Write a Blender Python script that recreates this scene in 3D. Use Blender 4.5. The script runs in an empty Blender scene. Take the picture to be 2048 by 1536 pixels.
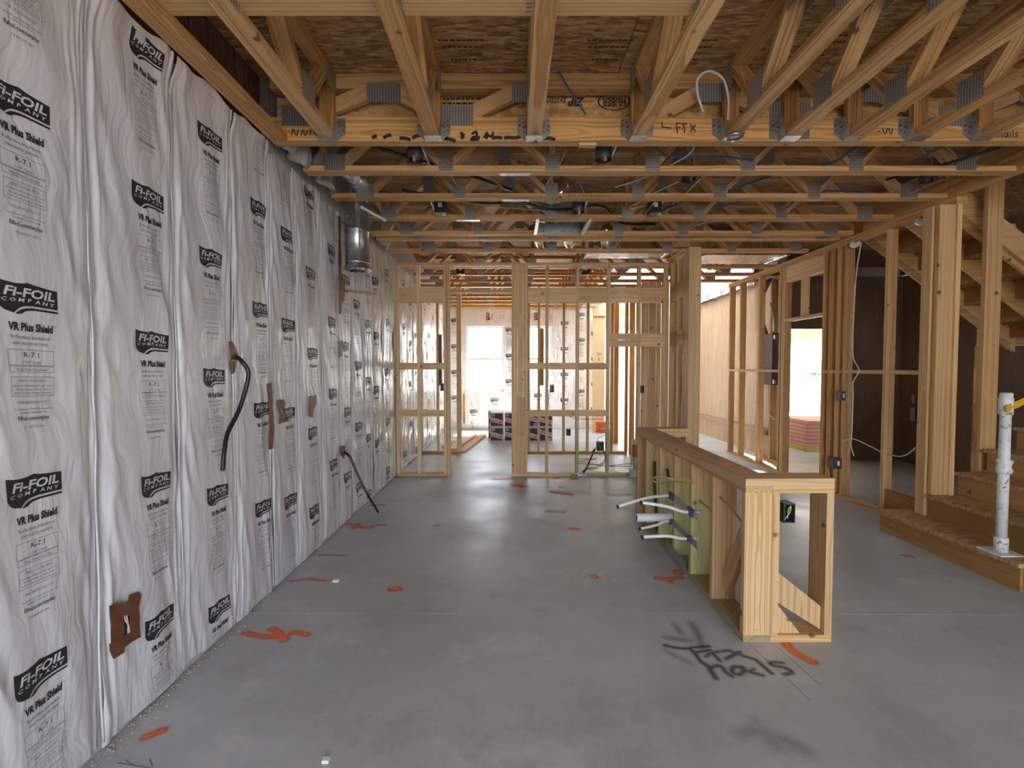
import bpy, math, random
import numpy as np
from mathutils import Vector, Matrix

random.seed(7)
RNG = np.random.RandomState(11)
scene = bpy.context.scene
COL = scene.collection

# ------------------------------------------------------------------ camera, sky, light, exposure
FOC, CAMH = 950.0, 1.45
PITCH = math.atan(33 / FOC)
cam_data = bpy.data.cameras.new('camera')
cam_data.sensor_width = 36.0
cam_data.lens = FOC * 36.0 / 2048.0
cam_data.clip_start = 0.02
cam_data.clip_end = 300
cam = bpy.data.objects.new('camera', cam_data)
COL.objects.link(cam)
cam.location = (0, 0, CAMH)
cam.rotation_euler = (math.pi / 2 - PITCH, 0, 0)
scene.camera = cam

world = bpy.data.worlds.new('overcast_sky')
scene.world = world
world.use_nodes = True
bg = world.node_tree.nodes['Background']
bg.inputs[0].default_value = (0.86, 0.95, 1.06, 1)
bg.inputs[1].default_value = 1.0

SUN = bpy.data.lights.new('sun', 'SUN')
SUN.energy = 11.0
SUN.angle = math.radians(3)
SUN.color = (1.0, 0.95, 0.88)
sun = bpy.data.objects.new('sun', SUN)
COL.objects.link(sun)
sun.rotation_euler = (math.radians(-32), math.radians(4), 0)   # shines from the far (street) side, high


def portal(name, loc, rot, sx, sy):
    d = bpy.data.lights.new(name, 'AREA')
    d.shape = 'RECTANGLE'
    d.size, d.size_y = sx, sy
    d.cycles.is_portal = True
    o = bpy.data.objects.new(name, d)
    COL.objects.link(o)
    o.location = loc
    o.rotation_euler = rot


portal('portal_patio', (1.2, -3.0, 1.22), (math.pi / 2, 0, math.pi), 4.2, 2.44)
portal('portal_window', (-0.65, 11.42, 1.65), (math.pi / 2, 0, 0), 0.92, 1.58)
portal('portal_window', (0.5, 11.42, 1.65), (math.pi / 2, 0, 0), 0.92, 1.58)
portal('portal_door', (2.55, 11.42, 1.2), (math.pi / 2, 0, 0), 0.9, 2.2)
portal('portal_foyer', (3.15, 9.9, 3.5), (0, 0, 0), 2.0, 2.8)
portal('portal_garage', (6.9, 13.2, 1.0), (math.pi / 2, 0, 0), 4.9, 2.1)

vs = scene.view_settings
vs.view_transform = 'Standard'
vs.look = 'None'
vs.exposure = 3.12
vs.gamma = 1.0
vs.use_curve_mapping = False
try:
    scene.cycles.use_denoising = True
    scene.cycles.max_bounces = 6
    scene.cycles.diffuse_bounces = 4
    scene.cycles.glossy_bounces = 3
    scene.cycles.use_adaptive_sampling = True
    scene.cycles.adaptive_threshold = 0.06
    scene.cycles.transparent_max_bounces = 12
    scene.cycles.caustics_reflective = False
    scene.cycles.caustics_refractive = False
    scene.cycles.sample_clamp_indirect = 6.0
except Exception:
    pass


# ------------------------------------------------------------------ point on a known plane seen at a photo pixel
_c, _s = math.cos(PITCH), math.sin(PITCH)


def at(u, v, X=None, Y=None, Z=None):
    a = (u - 1024) / FOC
    b = (768 - v) / FOC
    d = (a, _c + b * _s, -_s + b * _c)
    t = X / d[0] if X is not None else (Y / d[1] if Y is not None else (Z - CAMH) / d[2])
    return Vector((t * d[0], t * d[1], CAMH + t * d[2]))


# ------------------------------------------------------------------ materials
class NT:
    def __init__(self, name):
        self.m = bpy.data.materials.new(name)
        self.m.use_nodes = True
        self.t = self.m.node_tree
        self.b = self.t.nodes['Principled BSDF']

    def n(self, kind, **kw):
        nd = self.t.nodes.new(kind)
        for k, v in kw.items():
            setattr(nd, k, v)
        return nd

    def l(self, a, b):
        self.t.links.new(a, b)

    def val(self, sock, v):
        if hasattr(v, 'is_linked') or hasattr(v, 'links'):
            self.l(v, sock)
        else:
            sock.default_value = v

    def math(self, op, a, b=None, c=None, clamp=False):
        nd = self.n('ShaderNodeMath', operation=op, use_clamp=clamp)
        for i, v in enumerate((a, b, c)):
            if v is not None:
                self.val(nd.inputs[i], v)
        return nd.outputs[0]

    def vmath(self, op, a, b=None):
        nd = self.n('ShaderNodeVectorMath', operation=op)
        self.val(nd.inputs[0], a)
        if b is not None:
            self.val(nd.inputs[1], b)
        return nd.outputs[0]

    def mix(self, f, a, b, blend='MIX'):
        nd = self.n('ShaderNodeMix', data_type='RGBA', blend_type=blend)
        self.val(nd.inputs[0], f)
        self.val(nd.inputs[6], a if not isinstance(a, tuple) else (*a, 1)[:4])
        self.val(nd.inputs[7], b if not isinstance(b, tuple) else (*b, 1)[:4])
        return nd.outputs[2]

    def noise(self, vec, scale, detail=2.0, rough=0.5):
        nd = self.n('ShaderNodeTexNoise')
        self.l(vec, nd.inputs['Vector'])
        nd.inputs['Scale'].default_value = scale
        nd.inputs['Detail'].default_value = detail
        nd.inputs['Roughness'].default_value = rough
        return nd.outputs[0]

    def voro(self, vec, scale, out='Distance', feature='F1'):
        nd = self.n('ShaderNodeTexVoronoi', feature=feature)
        self.l(vec, nd.inputs['Vector'])
        nd.inputs['Scale'].default_value = scale
        return nd.outputs[out]

    def rng(self, v, a, b, c=0.0, d=1.0):
        nd = self.n('ShaderNodeMapRange')
        nd.clamp = True
        self.l(v, nd.inputs[0])
        for i, x in enumerate((a, b, c, d)):
            nd.inputs[i + 1].default_value = x
        return nd.outputs[0]

    def coord(self, which='Object'):
        return self.n('ShaderNodeTexCoord').outputs[which]

    def pos(self):
        return self.n('ShaderNodeNewGeometry').outputs['Position']

    def attr(self, name, out='Vector'):
        nd = self.n('ShaderNodeAttribute')
        nd.attribute_name = name
        return nd.outputs[out]

    def scl(self, v, s):
        return self.vmath('MULTIPLY', v, s)

    def sep(self, v):
        nd = self.n('ShaderNodeSeparateXYZ')
        self.l(v, nd.inputs[0])
        return nd.outputs

    def comb(self, x, y, z):
        nd = self.n('ShaderNodeCombineXYZ')
        for i, v in enumerate((x, y, z)):
            self.val(nd.inputs[i], v)
        return nd.outputs[0]

    def rand(self):
        return self.n('ShaderNodeObjectInfo').outputs['Random']

    def bump(self, h, strength=0.3, dist=0.01):
        nd = self.n('ShaderNodeBump')
        nd.inputs['Strength'].default_value = strength
        nd.inputs['Distance'].default_value = dist
        self.l(h, nd.inputs['Height'])
        self.l(nd.outputs[0], self.b.inputs['Normal'])

    def base(self, v):
        self.val(self.b.inputs['Base Color'], v if not isinstance(v, tuple) else (*v, 1)[:4])

    def set(self, rough=None, metal=None, spec=None):
        if rough is not None:
            self.val(self.b.inputs['Roughness'], rough)
        if metal is not None:
            self.val(self.b.inputs['Metallic'], metal)
        if spec is not None:
            self.val(self.b.inputs['Specular IOR Level'], spec)


M = {}


def plain(name, col, rough=0.5, metal=0.0, spec=0.5):
    n = NT(name)
    n.base(col)
    n.set(rough, metal, spec)
    M[name] = n.m


def pine(name, light, dark, warm, green=None, tint=(0.72, 0.99, 0.66)):
    n = NT(name)
    g0 = n.attr('grain')
    r = n.rand()
    g = n.vmath('ADD', g0, n.comb(n.math('MULTIPLY', r, 41.0), n.math('MULTIPLY', r, 7.3), n.math('MULTIPLY', r, 13.7)))
    s0 = n.sep(g0)
    r2 = n.math('FRACT', n.math('MULTIPLY', r, 17.31))
    r3 = n.math('FRACT', n.math('MULTIPLY', r, 53.77))
    slow = n.noise(n.scl(g, (1.5, 5, 5)), 1.0, 2.0)
    w = n.math('ADD', s0[1], n.math('MULTIPLY', n.math('SUBTRACT', r2, 0.5), 0.10))
    t = n.math('ADD', s0[2], n.math('ADD', 0.015, n.math('MULTIPLY', r3, 0.05)))
    t = n.math('ADD', t, n.math('MULTIPLY', n.math('SUBTRACT', slow, 0.5), 0.09))
    d = n.math('SQRT', n.math('ADD', n.math('MULTIPLY', w, w), n.math('MULTIPLY', t, t)))
    ring = n.noise(n.comb(n.math('MULTIPLY', d, 125.0), n.math('MULTIPLY', r, 77.0), n.math('MULTIPLY', s0[0], 0.25)), 1.0, 1.0, 0.6)
    ring = n.rng(ring, 0.43, 0.60)
    fib = n.noise(n.scl(g, (3.5, 150, 150)), 1.0, 2.0)
    ring = n.math('MULTIPLY', ring, n.rng(fib, 0.2, 0.6, 0.6, 1.0))
    base = n.mix(n.math('MULTIPLY', r2, 0.95), light, warm)
    base = n.mix(n.rng(n.noise(n.scl(g, (0.6, 3, 3)), 1.0, 1.0), 0.35, 0.7, 0, 0.35), base, warm)
    col = n.mix(n.math('MULTIPLY', ring, 0.82), base, dark)
    kd = n.voro(g, 4.6)
    kn = n.rng(kd, 0.055, 0.10, 1.0, 0.0)
    col = n.mix(n.math('MULTIPLY', kn, 0.85), col, (0.13, 0.05, 0.02))
    nd_ = n.voro(n.vmath('ADD', g, (5.1, 2.3, 0.7)), 12.0)
    col = n.mix(n.rng(nd_, 0.034, 0.045, 0.85, 0.0), col, (0.04, 0.025, 0.015))
    if green is not None:
        z = n.sep(n.pos())[2]
        zz = n.math('ADD', z, n.math('MULTIPLY', n.math('SUBTRACT', n.noise(n.pos(), 5.0, 2.0), 0.5), 0.35))
        m = n.rng(zz, green[0], green[1], green[2], 0.0)
        col = n.mix(m, col, tint, 'MULTIPLY')
        col = n.mix(n.math('MULTIPLY', m, 0.38), col, (0.46, 0.62, 0.42))
    val = n.rng(r3, 0, 1, 0.82, 1.10)
    col = n.mix(1.0, col, n.comb(val, val, val), 'MULTIPLY')
    n.base(col)
    n.set(n.rng(fib, 0, 1, 0.55, 0.75), 0, 0.25)
    n.bump(n.math('ADD', ring, fib), 0.12, 0.002)
    M[name] = n.m


pine('pine', (0.70, 0.475, 0.245), (0.40, 0.19, 0.06), (0.66, 0.375, 0.14))
pine('pine_fresh', (0.77, 0.56, 0.325), (0.52, 0.285, 0.11), (0.72, 0.46, 0.215))
pine('pine_green', (0.77, 0.56, 0.325), (0.52, 0.285, 0.11), (0.72, 0.46, 0.215), (0.30, 0.80, 0.75))
pine('pine_pale', (0.79, 0.595, 0.365), (0.56, 0.345, 0.16), (0.74, 0.52, 0.275))
pine('pine_stained', (0.74, 0.58, 0.38), (0.52, 0.34, 0.17), (0.69, 0.51, 0.29), (0.40, 0.62, 0.95), (0.55, 0.82, 0.50))
pine('treated', (0.37, 0.30, 0.17), (0.24, 0.18, 0.09), (0.33, 0.25, 0.13))
pine('pine_warm', (0.64, 0.38, 0.155), (0.36, 0.15, 0.045), (0.57, 0.28, 0.085))
pine('stair_wood', (0.47, 0.27, 0.10), (0.32, 0.16, 0.05), (0.40, 0.22, 0.08))


def osb(name, cols, spec=0.3):
    n = NT(name)
    p = n.coord('Object')
    q = n.vmath('ADD', p, n.scl(n.comb(n.noise(p, 3.0), n.noise(p, 4.0), 0.0), (0.03, 0.03, 0)))
    a = n.voro(n.scl(q, (13, 55, 38)), 1.0, 'Color')
    b = n.voro(n.scl(q, (17, 60, 24)), 1.0, 'Color')
    va = n.sep(a)[0]
    vb = n.sep(b)[1]
    v = n.math('ADD', n.math('MULTIPLY', va, 0.55), n.math('MULTIPLY', vb, 0.45))
    fine = n.noise(n.scl(q, (30, 160, 160)), 1.0, 2)
    v = n.math('ADD', n.math('MULTIPLY', v, 0.75), n.math('MULTIPLY', fine, 0.25))
    rp = n.n('ShaderNodeValToRGB')
    n.l(v, rp.inputs[0])
    e = rp.color_ramp.elements
    e[0].position, e[0].color = 0.22, (*cols[0], 1)
    e[1].position, e[1].color = 0.78, (*cols[2], 1)
    k = e.new(0.5)
    k.color = (*cols[1], 1)
    n.base(rp.outputs[0])
    n.set(0.6, 0, spec)
    n.bump(v, 0.25, 0.003)
    M[name] = n.m


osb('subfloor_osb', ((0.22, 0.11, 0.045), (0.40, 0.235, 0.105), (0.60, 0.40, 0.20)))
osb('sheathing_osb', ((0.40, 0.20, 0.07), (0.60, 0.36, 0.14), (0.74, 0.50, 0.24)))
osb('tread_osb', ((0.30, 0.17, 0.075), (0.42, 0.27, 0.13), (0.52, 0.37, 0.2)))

# concrete floor
n = NT('concrete')
p = n.coord('Object')
a = n.noise(p, 0.7, 5, 0.6)
b = n.noise(n.scl(p, (1, 2.2, 1)), 3.2, 4, 0.65)
c = n.noise(p, 60, 2)
col = n.mix(n.rng(a, 0.3, 0.7), (0.38, 0.40, 0.42), (0.53, 0.545, 0.56))
col = n.mix(n.rng(b, 0.40, 0.70, 0, 0.7), col, (0.40, 0.405, 0.41))
blot = n.noise(n.vmath('ADD', p, (9, 4, 0)), 1.9, 6, 0.7)
col = n.mix(n.rng(blot, 0.53, 0.64, 0, 0.6), col, (0.34, 0.335, 0.335))
col = n.mix(n.rng(blot, 0.32, 0.44, 0.6, 0), col, (0.60, 0.60, 0.60))
col = n.mix(n.rng(c, 0.3, 0.7, 0, 0.12), col, (0.68, 0.68, 0.68))
sp = n.voro(p, 9.0)
col = n.mix(n.rng(sp, 0.02, 0.045, 0.85, 0), col, (0.75, 0.74, 0.72))
sp2 = n.voro(n.vmath('ADD', p, (3.3, 1.7, 0)), 4.0)
col = n.mix(n.rng(sp2, 0.012, 0.028, 0.8, 0), col, (0.1, 0.1, 0.1))
n.base(col)
n.set(n.rng(n.noise(p, 1.3, 4), 0.3, 0.7, 0.30, 0.55), 0, 0.45)
n.bump(n.math('ADD', b, n.math('MULTIPLY', c, 0.2)), 0.12, 0.01)
M['concrete'] = n.m


def film(name, col, col2, rough, metal=0.0, bs=0.5, spec=0.5):
    n = NT(name)
    p = n.coord('Object')
    q = n.vmath('ADD', p, n.scl(n.comb(0.0, n.noise(p, 2.5), 0.0), (0, 0.25, 0)))
    w1 = n.noise(n.scl(q, (6, 9, 1.6)), 1.0, 3, 0.6)
    w2 = n.noise(n.scl(q, (20, 34, 5)), 1.0, 2, 0.5)
    cr = n.math('ABSOLUTE', n.math('SUBTRACT', w1, 0.5))
    h = n.math('ADD', n.math('MULTIPLY', cr, 1.6), n.math('MULTIPLY', w2, 0.35))
    n.base(n.mix(n.rng(w1, 0.3, 0.7), col, col2))
    n.set(rough, metal, spec)
    n.bump(h, bs, 0.03)
    M[name] = n.m


film('white_film', (0.645, 0.635, 0.662), (0.74, 0.73, 0.752), 0.24, 0.0, 0.30, 0.65)
film('shiny_film', (0.72, 0.70, 0.68), (0.84, 0.82, 0.80), 0.22, 0.2, 0.5, 0.8)
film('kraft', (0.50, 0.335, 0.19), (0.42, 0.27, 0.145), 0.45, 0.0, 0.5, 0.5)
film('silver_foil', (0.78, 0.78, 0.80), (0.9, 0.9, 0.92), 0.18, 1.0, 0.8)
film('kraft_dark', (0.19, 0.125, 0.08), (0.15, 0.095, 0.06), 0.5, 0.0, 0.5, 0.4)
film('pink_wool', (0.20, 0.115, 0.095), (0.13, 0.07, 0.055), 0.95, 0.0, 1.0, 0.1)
film('grey_wool', (0.55, 0.53, 0.52), (0.42, 0.39, 0.38), 0.6, 0.0, 1.0, 0.3)

# punched truss plate
n = NT('gang_plate')
g = n.attr('grain')
s = n.sep(g)
bx_ = n.math('SINE', n.math('MULTIPLY', s[0], 2 * math.pi / 0.0085))
by_ = n.math('SINE', n.math('MULTIPLY', s[1], 2 * math.pi / 0.020))
slot = n.rng(n.math('MULTIPLY', bx_, by_), 0.1, 0.5)
strip = n.rng(n.math('SINE', n.math('MULTIPLY', s[0], 2 * math.pi / 0.017)), -0.3, 0.6)
col = n.mix(strip, (0.40, 0.42, 0.43), (0.70, 0.72, 0.73))
col = n.mix(slot, col, (0.06, 0.06, 0.06))
n.base(col)
n.set(0.38, 0.75)
n.bump(slot, 0.6, 0.004)
M['gang_plate'] = n.m

n = NT('galvanized')
p = n.coord('Object')
v = n.voro(p, 38.0, 'Color')
sp = n.math('ADD', n.math('MULTIPLY', n.sep(v)[0], 0.5), n.math('MULTIPLY', n.noise(p, 9.0, 3), 0.5))
n.base(n.mix(sp, (0.38, 0.40, 0.42), (0.66, 0.68, 0.70)))
n.set(n.rng(sp, 0, 1, 0.22, 0.42), 0.9)
M['galvanized'] = n.m

n = NT('tape_brown')
p = n.coord('Object')
n.base(n.mix(n.rng(n.noise(p, 14, 3), 0.35, 0.65), (0.13, 0.045, 0.02), (0.19, 0.07, 0.03)))
n.set(0.4)
n.bump(n.noise(p, 22, 3), 0.4, 0.01)
M['tape_brown'] = n.m

n = NT('rusty_white_paint')
p = n.coord('Object')
m = n.math('MULTIPLY', n.rng(n.noise(p, 30, 4, 0.7), 0.52, 0.60), n.rng(n.noise(n.vmath('ADD', p, (4, 1, 2)), 5, 2), 0.42, 0.60))
n.base(n.mix(m, (0.74, 0.74, 0.73), (0.30, 0.17, 0.07)))
n.set(0.5)
n.bump(n.noise(p, 40, 3), 0.2, 0.004)
M['rusty_white_paint'] = n.m


def paint(name, col):
    n = NT(name)
    n.base(col)
    n.set(0.6)
    al = n.attr('alpha', 'Fac')
    p = n.pos()
    sp = n.noise(p, 130, 2)
    al2 = n.math('MULTIPLY', al, n.rng(sp, 0.15, 0.55, 0.35, 1.0))
    n.l(al2, n.b.inputs['Alpha'])
    M[name] = n.m


paint('orange_spray', (0.92, 0.17, 0.045))
paint('black_spray', (0.035, 0.04, 0.045))
paint('chalk_white', (0.75, 0.75, 0.75))
paint('blue_chalk', (0.42, 0.55, 0.65))
paint('dark_stain', (0.13, 0.11, 0.10))
paint('pink_spray', (0.65, 0.08, 0.25))

plain('print_black', (0.02, 0.02, 0.022), 0.5)
plain('print_grey', (0.10, 0.10, 0.11), 0.6)
plain('kraft_tape', (0.36, 0.20, 0.10), 0.5)
plain('print_white', (0.66, 0.66, 0.68), 0.4)
plain('ink_brown', (0.12, 0.06, 0.03), 0.8)
plain('ink_green', (0.10, 0.16, 0.03), 0.8)
plain('print_red', (0.55, 0.035, 0.03), 0.5)
plain('print_navy', (0.016, 0.022, 0.085), 0.5)
plain('carton', (0.66, 0.60, 0.53), 0.8)
plain('black_plastic', (0.018, 0.018, 0.02), 0.4)
plain('black_cable', (0.012, 0.013, 0.015), 0.35)
plain('grey_plastic', (0.045, 0.055, 0.065), 0.45)
plain('blue_box', (0.035, 0.055, 0.075), 0.45)
plain('red_plastic', (0.50, 0.012, 0.012), 0.4)
plain('dark_red', (0.22, 0.01, 0.012), 0.4)
plain('purple_plastic', (0.10, 0.05, 0.20), 0.4)
plain('white_plastic', (0.80, 0.80, 0.81), 0.3)
plain('white_cable', (0.68, 0.67, 0.65), 0.4)
plain('yellow_cable', (0.68, 0.52, 0.06), 0.4)
plain('blue_cable', (0.035, 0.085, 0.26), 0.4)
plain('dull_yellow', (0.48, 0.38, 0.06), 0.45)
plain('vinyl_white', (0.82, 0.82, 0.80), 0.35)
plain('panel_brown', (0.12, 0.075, 0.05), 0.5)
plain('orange_plastic', (0.85, 0.16, 0.03), 0.4)
plain('copper', (0.7, 0.3, 0.16), 0.3, 1.0)
plain('yellow_tape', (0.62, 0.40, 0.015), 0.4)
plain('steel', (0.42, 0.42, 0.44), 0.35, 0.9)
plain('gravel', (0.40, 0.37, 0.33), 0.9)
plain('asphalt_lot', (0.55, 0.53, 0.50), 0.9)
plain('grass', (0.20, 0.175, 0.15), 0.9)
plain('pink_ink', (0.45, 0.06, 0.18), 0.6)
plain('stucco', (0.62, 0.60, 0.56), 0.9)
plain('garage_board', (0.70, 0.62, 0.50), 0.8)
plain('clay', (0.55, 0.26, 0.20), 0.8)
plain('leaf', (0.03, 0.09, 0.015), 0.8)
plain('roof_grey', (0.2, 0.2, 0.21), 0.9)
plain('block_grey', (0.5, 0.5, 0.5), 0.9)
plain('car_white', (0.7, 0.7, 0.72), 0.3)
plain('foam', (0.76, 0.56, 0.31), 0.8)

n = NT('glass')
nt = n.t
tr = n.n('ShaderNodeBsdfTransparent')
gl = n.n('ShaderNodeBsdfGlossy')
gl.inputs['Roughness'].default_value = 0.02
mx = n.n('ShaderNodeMixShader')
mx.inputs[0].default_value = 0.06
n.l(tr.outputs[0], mx.inputs[1])
n.l(gl.outputs[0], mx.inputs[2])
n.l(mx.outputs[0], nt.nodes['Material Output'].inputs[0])
M['glass'] = n.m

n = NT('plastic_sheet')
nt = n.t
tl = n.n('ShaderNodeBsdfTranslucent')
tl.inputs[0].default_value = (0.8, 0.8, 0.8, 1)
df = n.n('ShaderNodeBsdfDiffuse')
df.inputs[0].default_value = (0.8, 0.8, 0.8, 1)
mx = n.n('ShaderNodeMixShader')
mx.inputs[0].default_value = 0.45
n.l(tl.outputs[0], mx.inputs[1])
n.l(df.outputs[0], mx.inputs[2])
n.l(mx.outputs[0], nt.nodes['Material Output'].inputs[0])
M['plastic_sheet'] = n.m


# ------------------------------------------------------------------ object helpers
def link(o, parent=None, mat=None):
    COL.objects.link(o)
    if parent is not None:
        o.parent = parent
        o.location = Vector(o.location) - world_loc(parent)
    if mat is not None:
        o.data.materials.append(M[mat] if isinstance(mat, str) else mat)
    return o


def world_loc(o):
    v = Vector((0, 0, 0))
    while o is not None:
        v += Vector(o.location)
        o = o.parent
    return v


def tag(o, label=None, cat=None, group=None, kind=None):
    if label:
        o['label'] = label
    if cat:
        o['category'] = cat
    if group:
        o['group'] = group
    if kind:
        o['kind'] = kind
    return o


def empty(name, loc=(0, 0, 0), label=None, cat=None, group=None, kind=None):
    o = bpy.data.objects.new(name, None)
    o.empty_display_size = 0.1
    o.location = loc
    COL.objects.link(o)
    return tag(o, label, cat, group, kind)


BOXF = [(0, 3, 2, 1), (4, 5, 6, 7), (0, 1, 5, 4), (1, 2, 6, 5), (2, 3, 7, 6), (3, 0, 4, 7)]


def mesh(name, verts, faces, mat, parent=None, loc=(0, 0, 0), smooth=False, mats=None, fm=None):
    me = bpy.data.meshes.new(name)
    me.from_pydata([tuple(v) for v in verts], [], faces)
    o = bpy.data.objects.new(name, me)
    o.location = loc
    link(o, parent, None)
    for m in (mats or [mat]):
        me.materials.append(M[m])
    if fm is not None:
        me.polygons.foreach_set('material_index', fm)
    if smooth:
        me.polygons.foreach_set('use_smooth', [True] * len(me.polygons))
    return o


def grain_attr(me, coords):
    a = me.attributes.new('grain', 'FLOAT_VECTOR', 'POINT')
    a.data.foreach_set('vector', np.array(coords, dtype=np.float32).ravel())


def beam(name, p0, p1, w, t, wdir, mat='pine', parent=None, cut0=None, cut1=None):
    """A board from p0 to p1 (axis), w wide along wdir, t thick across. cut: direction that the end faces run along."""
    p0, p1 = Vector(p0), Vector(p1)
    ax = (p1 - p0)
    L = ax.length
    ax.normalize()
    wd = Vector(wdir)
    wd = (wd - ax * wd.dot(ax)).normalized()
    td = ax.cross(wd)
    c = (p0 + p1) / 2
    vs_, gs = [], []
    for (e, s, cut) in ((p0, -L / 2, cut0), (p1, L / 2, cut1)):
        for (i, j) in ((-1, -1), (1, -1), (1, 1), (-1, 1)):
            off = wd * (i * w / 2) + td * (j * t / 2)
            sl = 0.0
            if cut is not None:          # slide the corner along the axis so that the end lies in the plane with normal `cut`
                cn = Vector(cut)
                den = ax.dot(cn)
                if abs(den) > 1e-4:
                    sl = -off.dot(cn) / den
            vs_.append((e - c) + off + ax * sl)
            gs.append((s + sl, i * w / 2, j * t / 2))
    o = mesh(name, vs_, BOXF, mat, parent, c)
    grain_attr(o.data, gs)
    return o


def box(name, x0, x1, y0, y1, z0, z1, mat='pine', parent=None):
    """Axis-aligned board; the grain runs along its longest side."""
    d = (x1 - x0, y1 - y0, z1 - z0)
    c = Vector(((x0 + x1) / 2, (y0 + y1) / 2, (z0 + z1) / 2))
    hx, hy, hz = (abs(v) / 2 for v in d)
    vv = [(-hx, -hy, -hz), (hx, -hy, -hz), (hx, hy, -hz), (-hx, hy, -hz), (-hx, -hy, hz), (hx, -hy, hz), (hx, hy, hz), (-hx, hy, hz)]
    o = mesh(name, vv, BOXF, mat, parent, c)
    k = sorted(range(3), key=lambda i: -abs(d[i]))
    grain_attr(o.data, [(v[k[0]], v[k[1]], v[k[2]]) for v in vv])
    return o


def boxes(name, lst, mat, parent=None):
    """several axis-aligned boxes that make up one solid part"""
    vv, ff, gs = [], [], []
    c = Vector(((lst[0][0] + lst[0][1]) / 2, (lst[0][2] + lst[0][3]) / 2, (lst[0][4] + lst[0][5]) / 2))
    for (x0, x1, y0, y1, z0, z1) in lst:
        b = len(vv)
        for v in ((x0, y0, z0), (x1, y0, z0), (x1, y1, z0), (x0, y1, z0), (x0, y0, z1), (x1, y0, z1), (x1, y1, z1), (x0, y1, z1)):
            vv.append(Vector(v) - c)
            gs.append(tuple(Vector(v) - c))
        ff += [tuple(b + i for i in f) for f in BOXF]
    o = mesh(name, vv, ff, mat, parent, c)
    grain_attr(o.data, gs)
    return o


def prism(name, poly, axis, a0, a1, mat, parent=None):
    """polygon (2-D points in the two other axes, ccw) extruded along axis 'X','Y' or 'Z' from a0 to a1"""
    def P(q, a):
        return {'X': (a, q[0], q[1]), 'Y': (q[0], a, q[1]), 'Z': (q[0], q[1], a)}[axis]
    N = len(poly)
    vv = [Vector(P(q, a0)) for q in poly] + [Vector(P(q, a1)) for q in poly]
    c = sum(vv, Vector()) / len(vv)
    ff = [tuple(range(N))[::-1], tuple(range(N, 2 * N))] + [(i, (i + 1) % N, N + (i + 1) % N, N + i) for i in range(N)]
    vv = [v - c for v in vv]
    o = mesh(name, vv, ff, mat, parent, c)
    d = [max(v[i] for v in vv) - min(v[i] for v in vv) for i in range(3)]
    k = sorted(range(3), key=lambda i: -d[i])
    grain_attr(o.data, [(v[k[0]], v[k[1]], v[k[2]]) for v in vv])
    return o


def smooth_path(pts, n=8):
    pts = [Vector(p) for p in pts]
    if len(pts) < 3:
        return pts
    out = []
    P = [pts[0] * 2 - pts[1]] + pts + [pts[-1] * 2 - pts[-2]]
    for i in range(1, len(P) - 2):
        for k in range(n):
            t = k / n
            a, b, c, d = P[i - 1], P[i], P[i + 1], P[i + 2]
            out.append(0.5 * ((2 * b) + (c - a) * t + (2 * a - 5 * b + 4 * c - d) * t * t + (3 * b - a - 3 * c + d) * t ** 3))
    out.append(pts[-1])
    return out


def tube(name, pts, r, mat, parent=None, sides=8, n=8, smooth=True, radii=None):
    path = smooth_path(pts, n) if smooth else [Vector(p) for p in pts]
    c = path[0].copy()
    vv, ff = [], []
    up = None
    for i, p in enumerate(path):
        a = path[max(i - 1, 0)]
        b = path[min(i + 1, len(path) - 1)]
        d = (b - a).normalized()
        if up is None:
            up = Vector((0, 0, 1)) if abs(d.z) < 0.9 else Vector((1, 0, 0))
        x = d.cross(up).normalized()
        up = x.cross(d).normalized()
        rr = r if radii is None else radii[min(int(i * len(radii) / len(path)), len(radii) - 1)]
        for k in range(sides):
            t = 2 * math.pi * k / sides
            vv.append(p - c + (x * math.cos(t) + up * math.sin(t)) * rr)
    R = len(path)
    for i in range(R - 1):
        for k in range(sides):
            k2 = (k + 1) % sides
            ff.append((i * sides + k, i * sides + k2, (i + 1) * sides + k2, (i + 1) * sides + k))
    ff.append(tuple(range(sides))[::-1])
    ff.append(tuple(range((R - 1) * sides, R * sides)))
    return mesh(name, vv, ff, mat, parent, c, True)


def lathe(name, prof, loc, mat, parent=None, seg=24, axis='Z'):
    vv, ff = [], []
    for (r, h) in prof:
        for k in range(seg):
            t = 2 * math.pi * k / seg
            q = (r * math.cos(t), r * math.sin(t), h)
            vv.append({'Z': q, 'X': (q[2], q[0], q[1]), 'Y': (q[0], q[2], q[1])}[axis])
    for i in range(len(prof) - 1):
        for k in range(seg):
            k2 = (k + 1) % seg
            ff.append((i * seg + k, i * seg + k2, (i + 1) * seg + k2, (i + 1) * seg + k))
    o = mesh(name, vv, ff, mat, parent, loc, True)
    return o


# ------------------------------------------------------------------ flat print (text) helpers
_TC = {}


def text2d(s, size, bold=0.0, shear=0.0, sx=1.0, space=1.0, res=2):
    key = (s, bold, shear, space, res)
    if key not in _TC:
        cu = bpy.data.curves.new('t', 'FONT')
        cu.body = s
        cu.size = 1.0
        cu.offset = bold
        cu.shear = shear
        cu.space_character = space
        cu.resolution_u = res
        cu.align_x = 'CENTER'
        ob = bpy.data.objects.new('t', cu)
        COL.objects.link(ob)
        dg = bpy.context.evaluated_depsgraph_get()
        me = ob.evaluated_get(dg).to_mesh()
        v = np.array([q.co[:2] for q in me.vertices], dtype=float).reshape(-1, 2)
        f = [tuple(pl.vertices) for pl in me.polygons]
        bpy.data.objects.remove(ob)
        bpy.data.curves.remove(cu)
        _TC[key] = (v, f)
    v, f = _TC[key]
    return v * np.array([size * sx, size]), f


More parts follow.
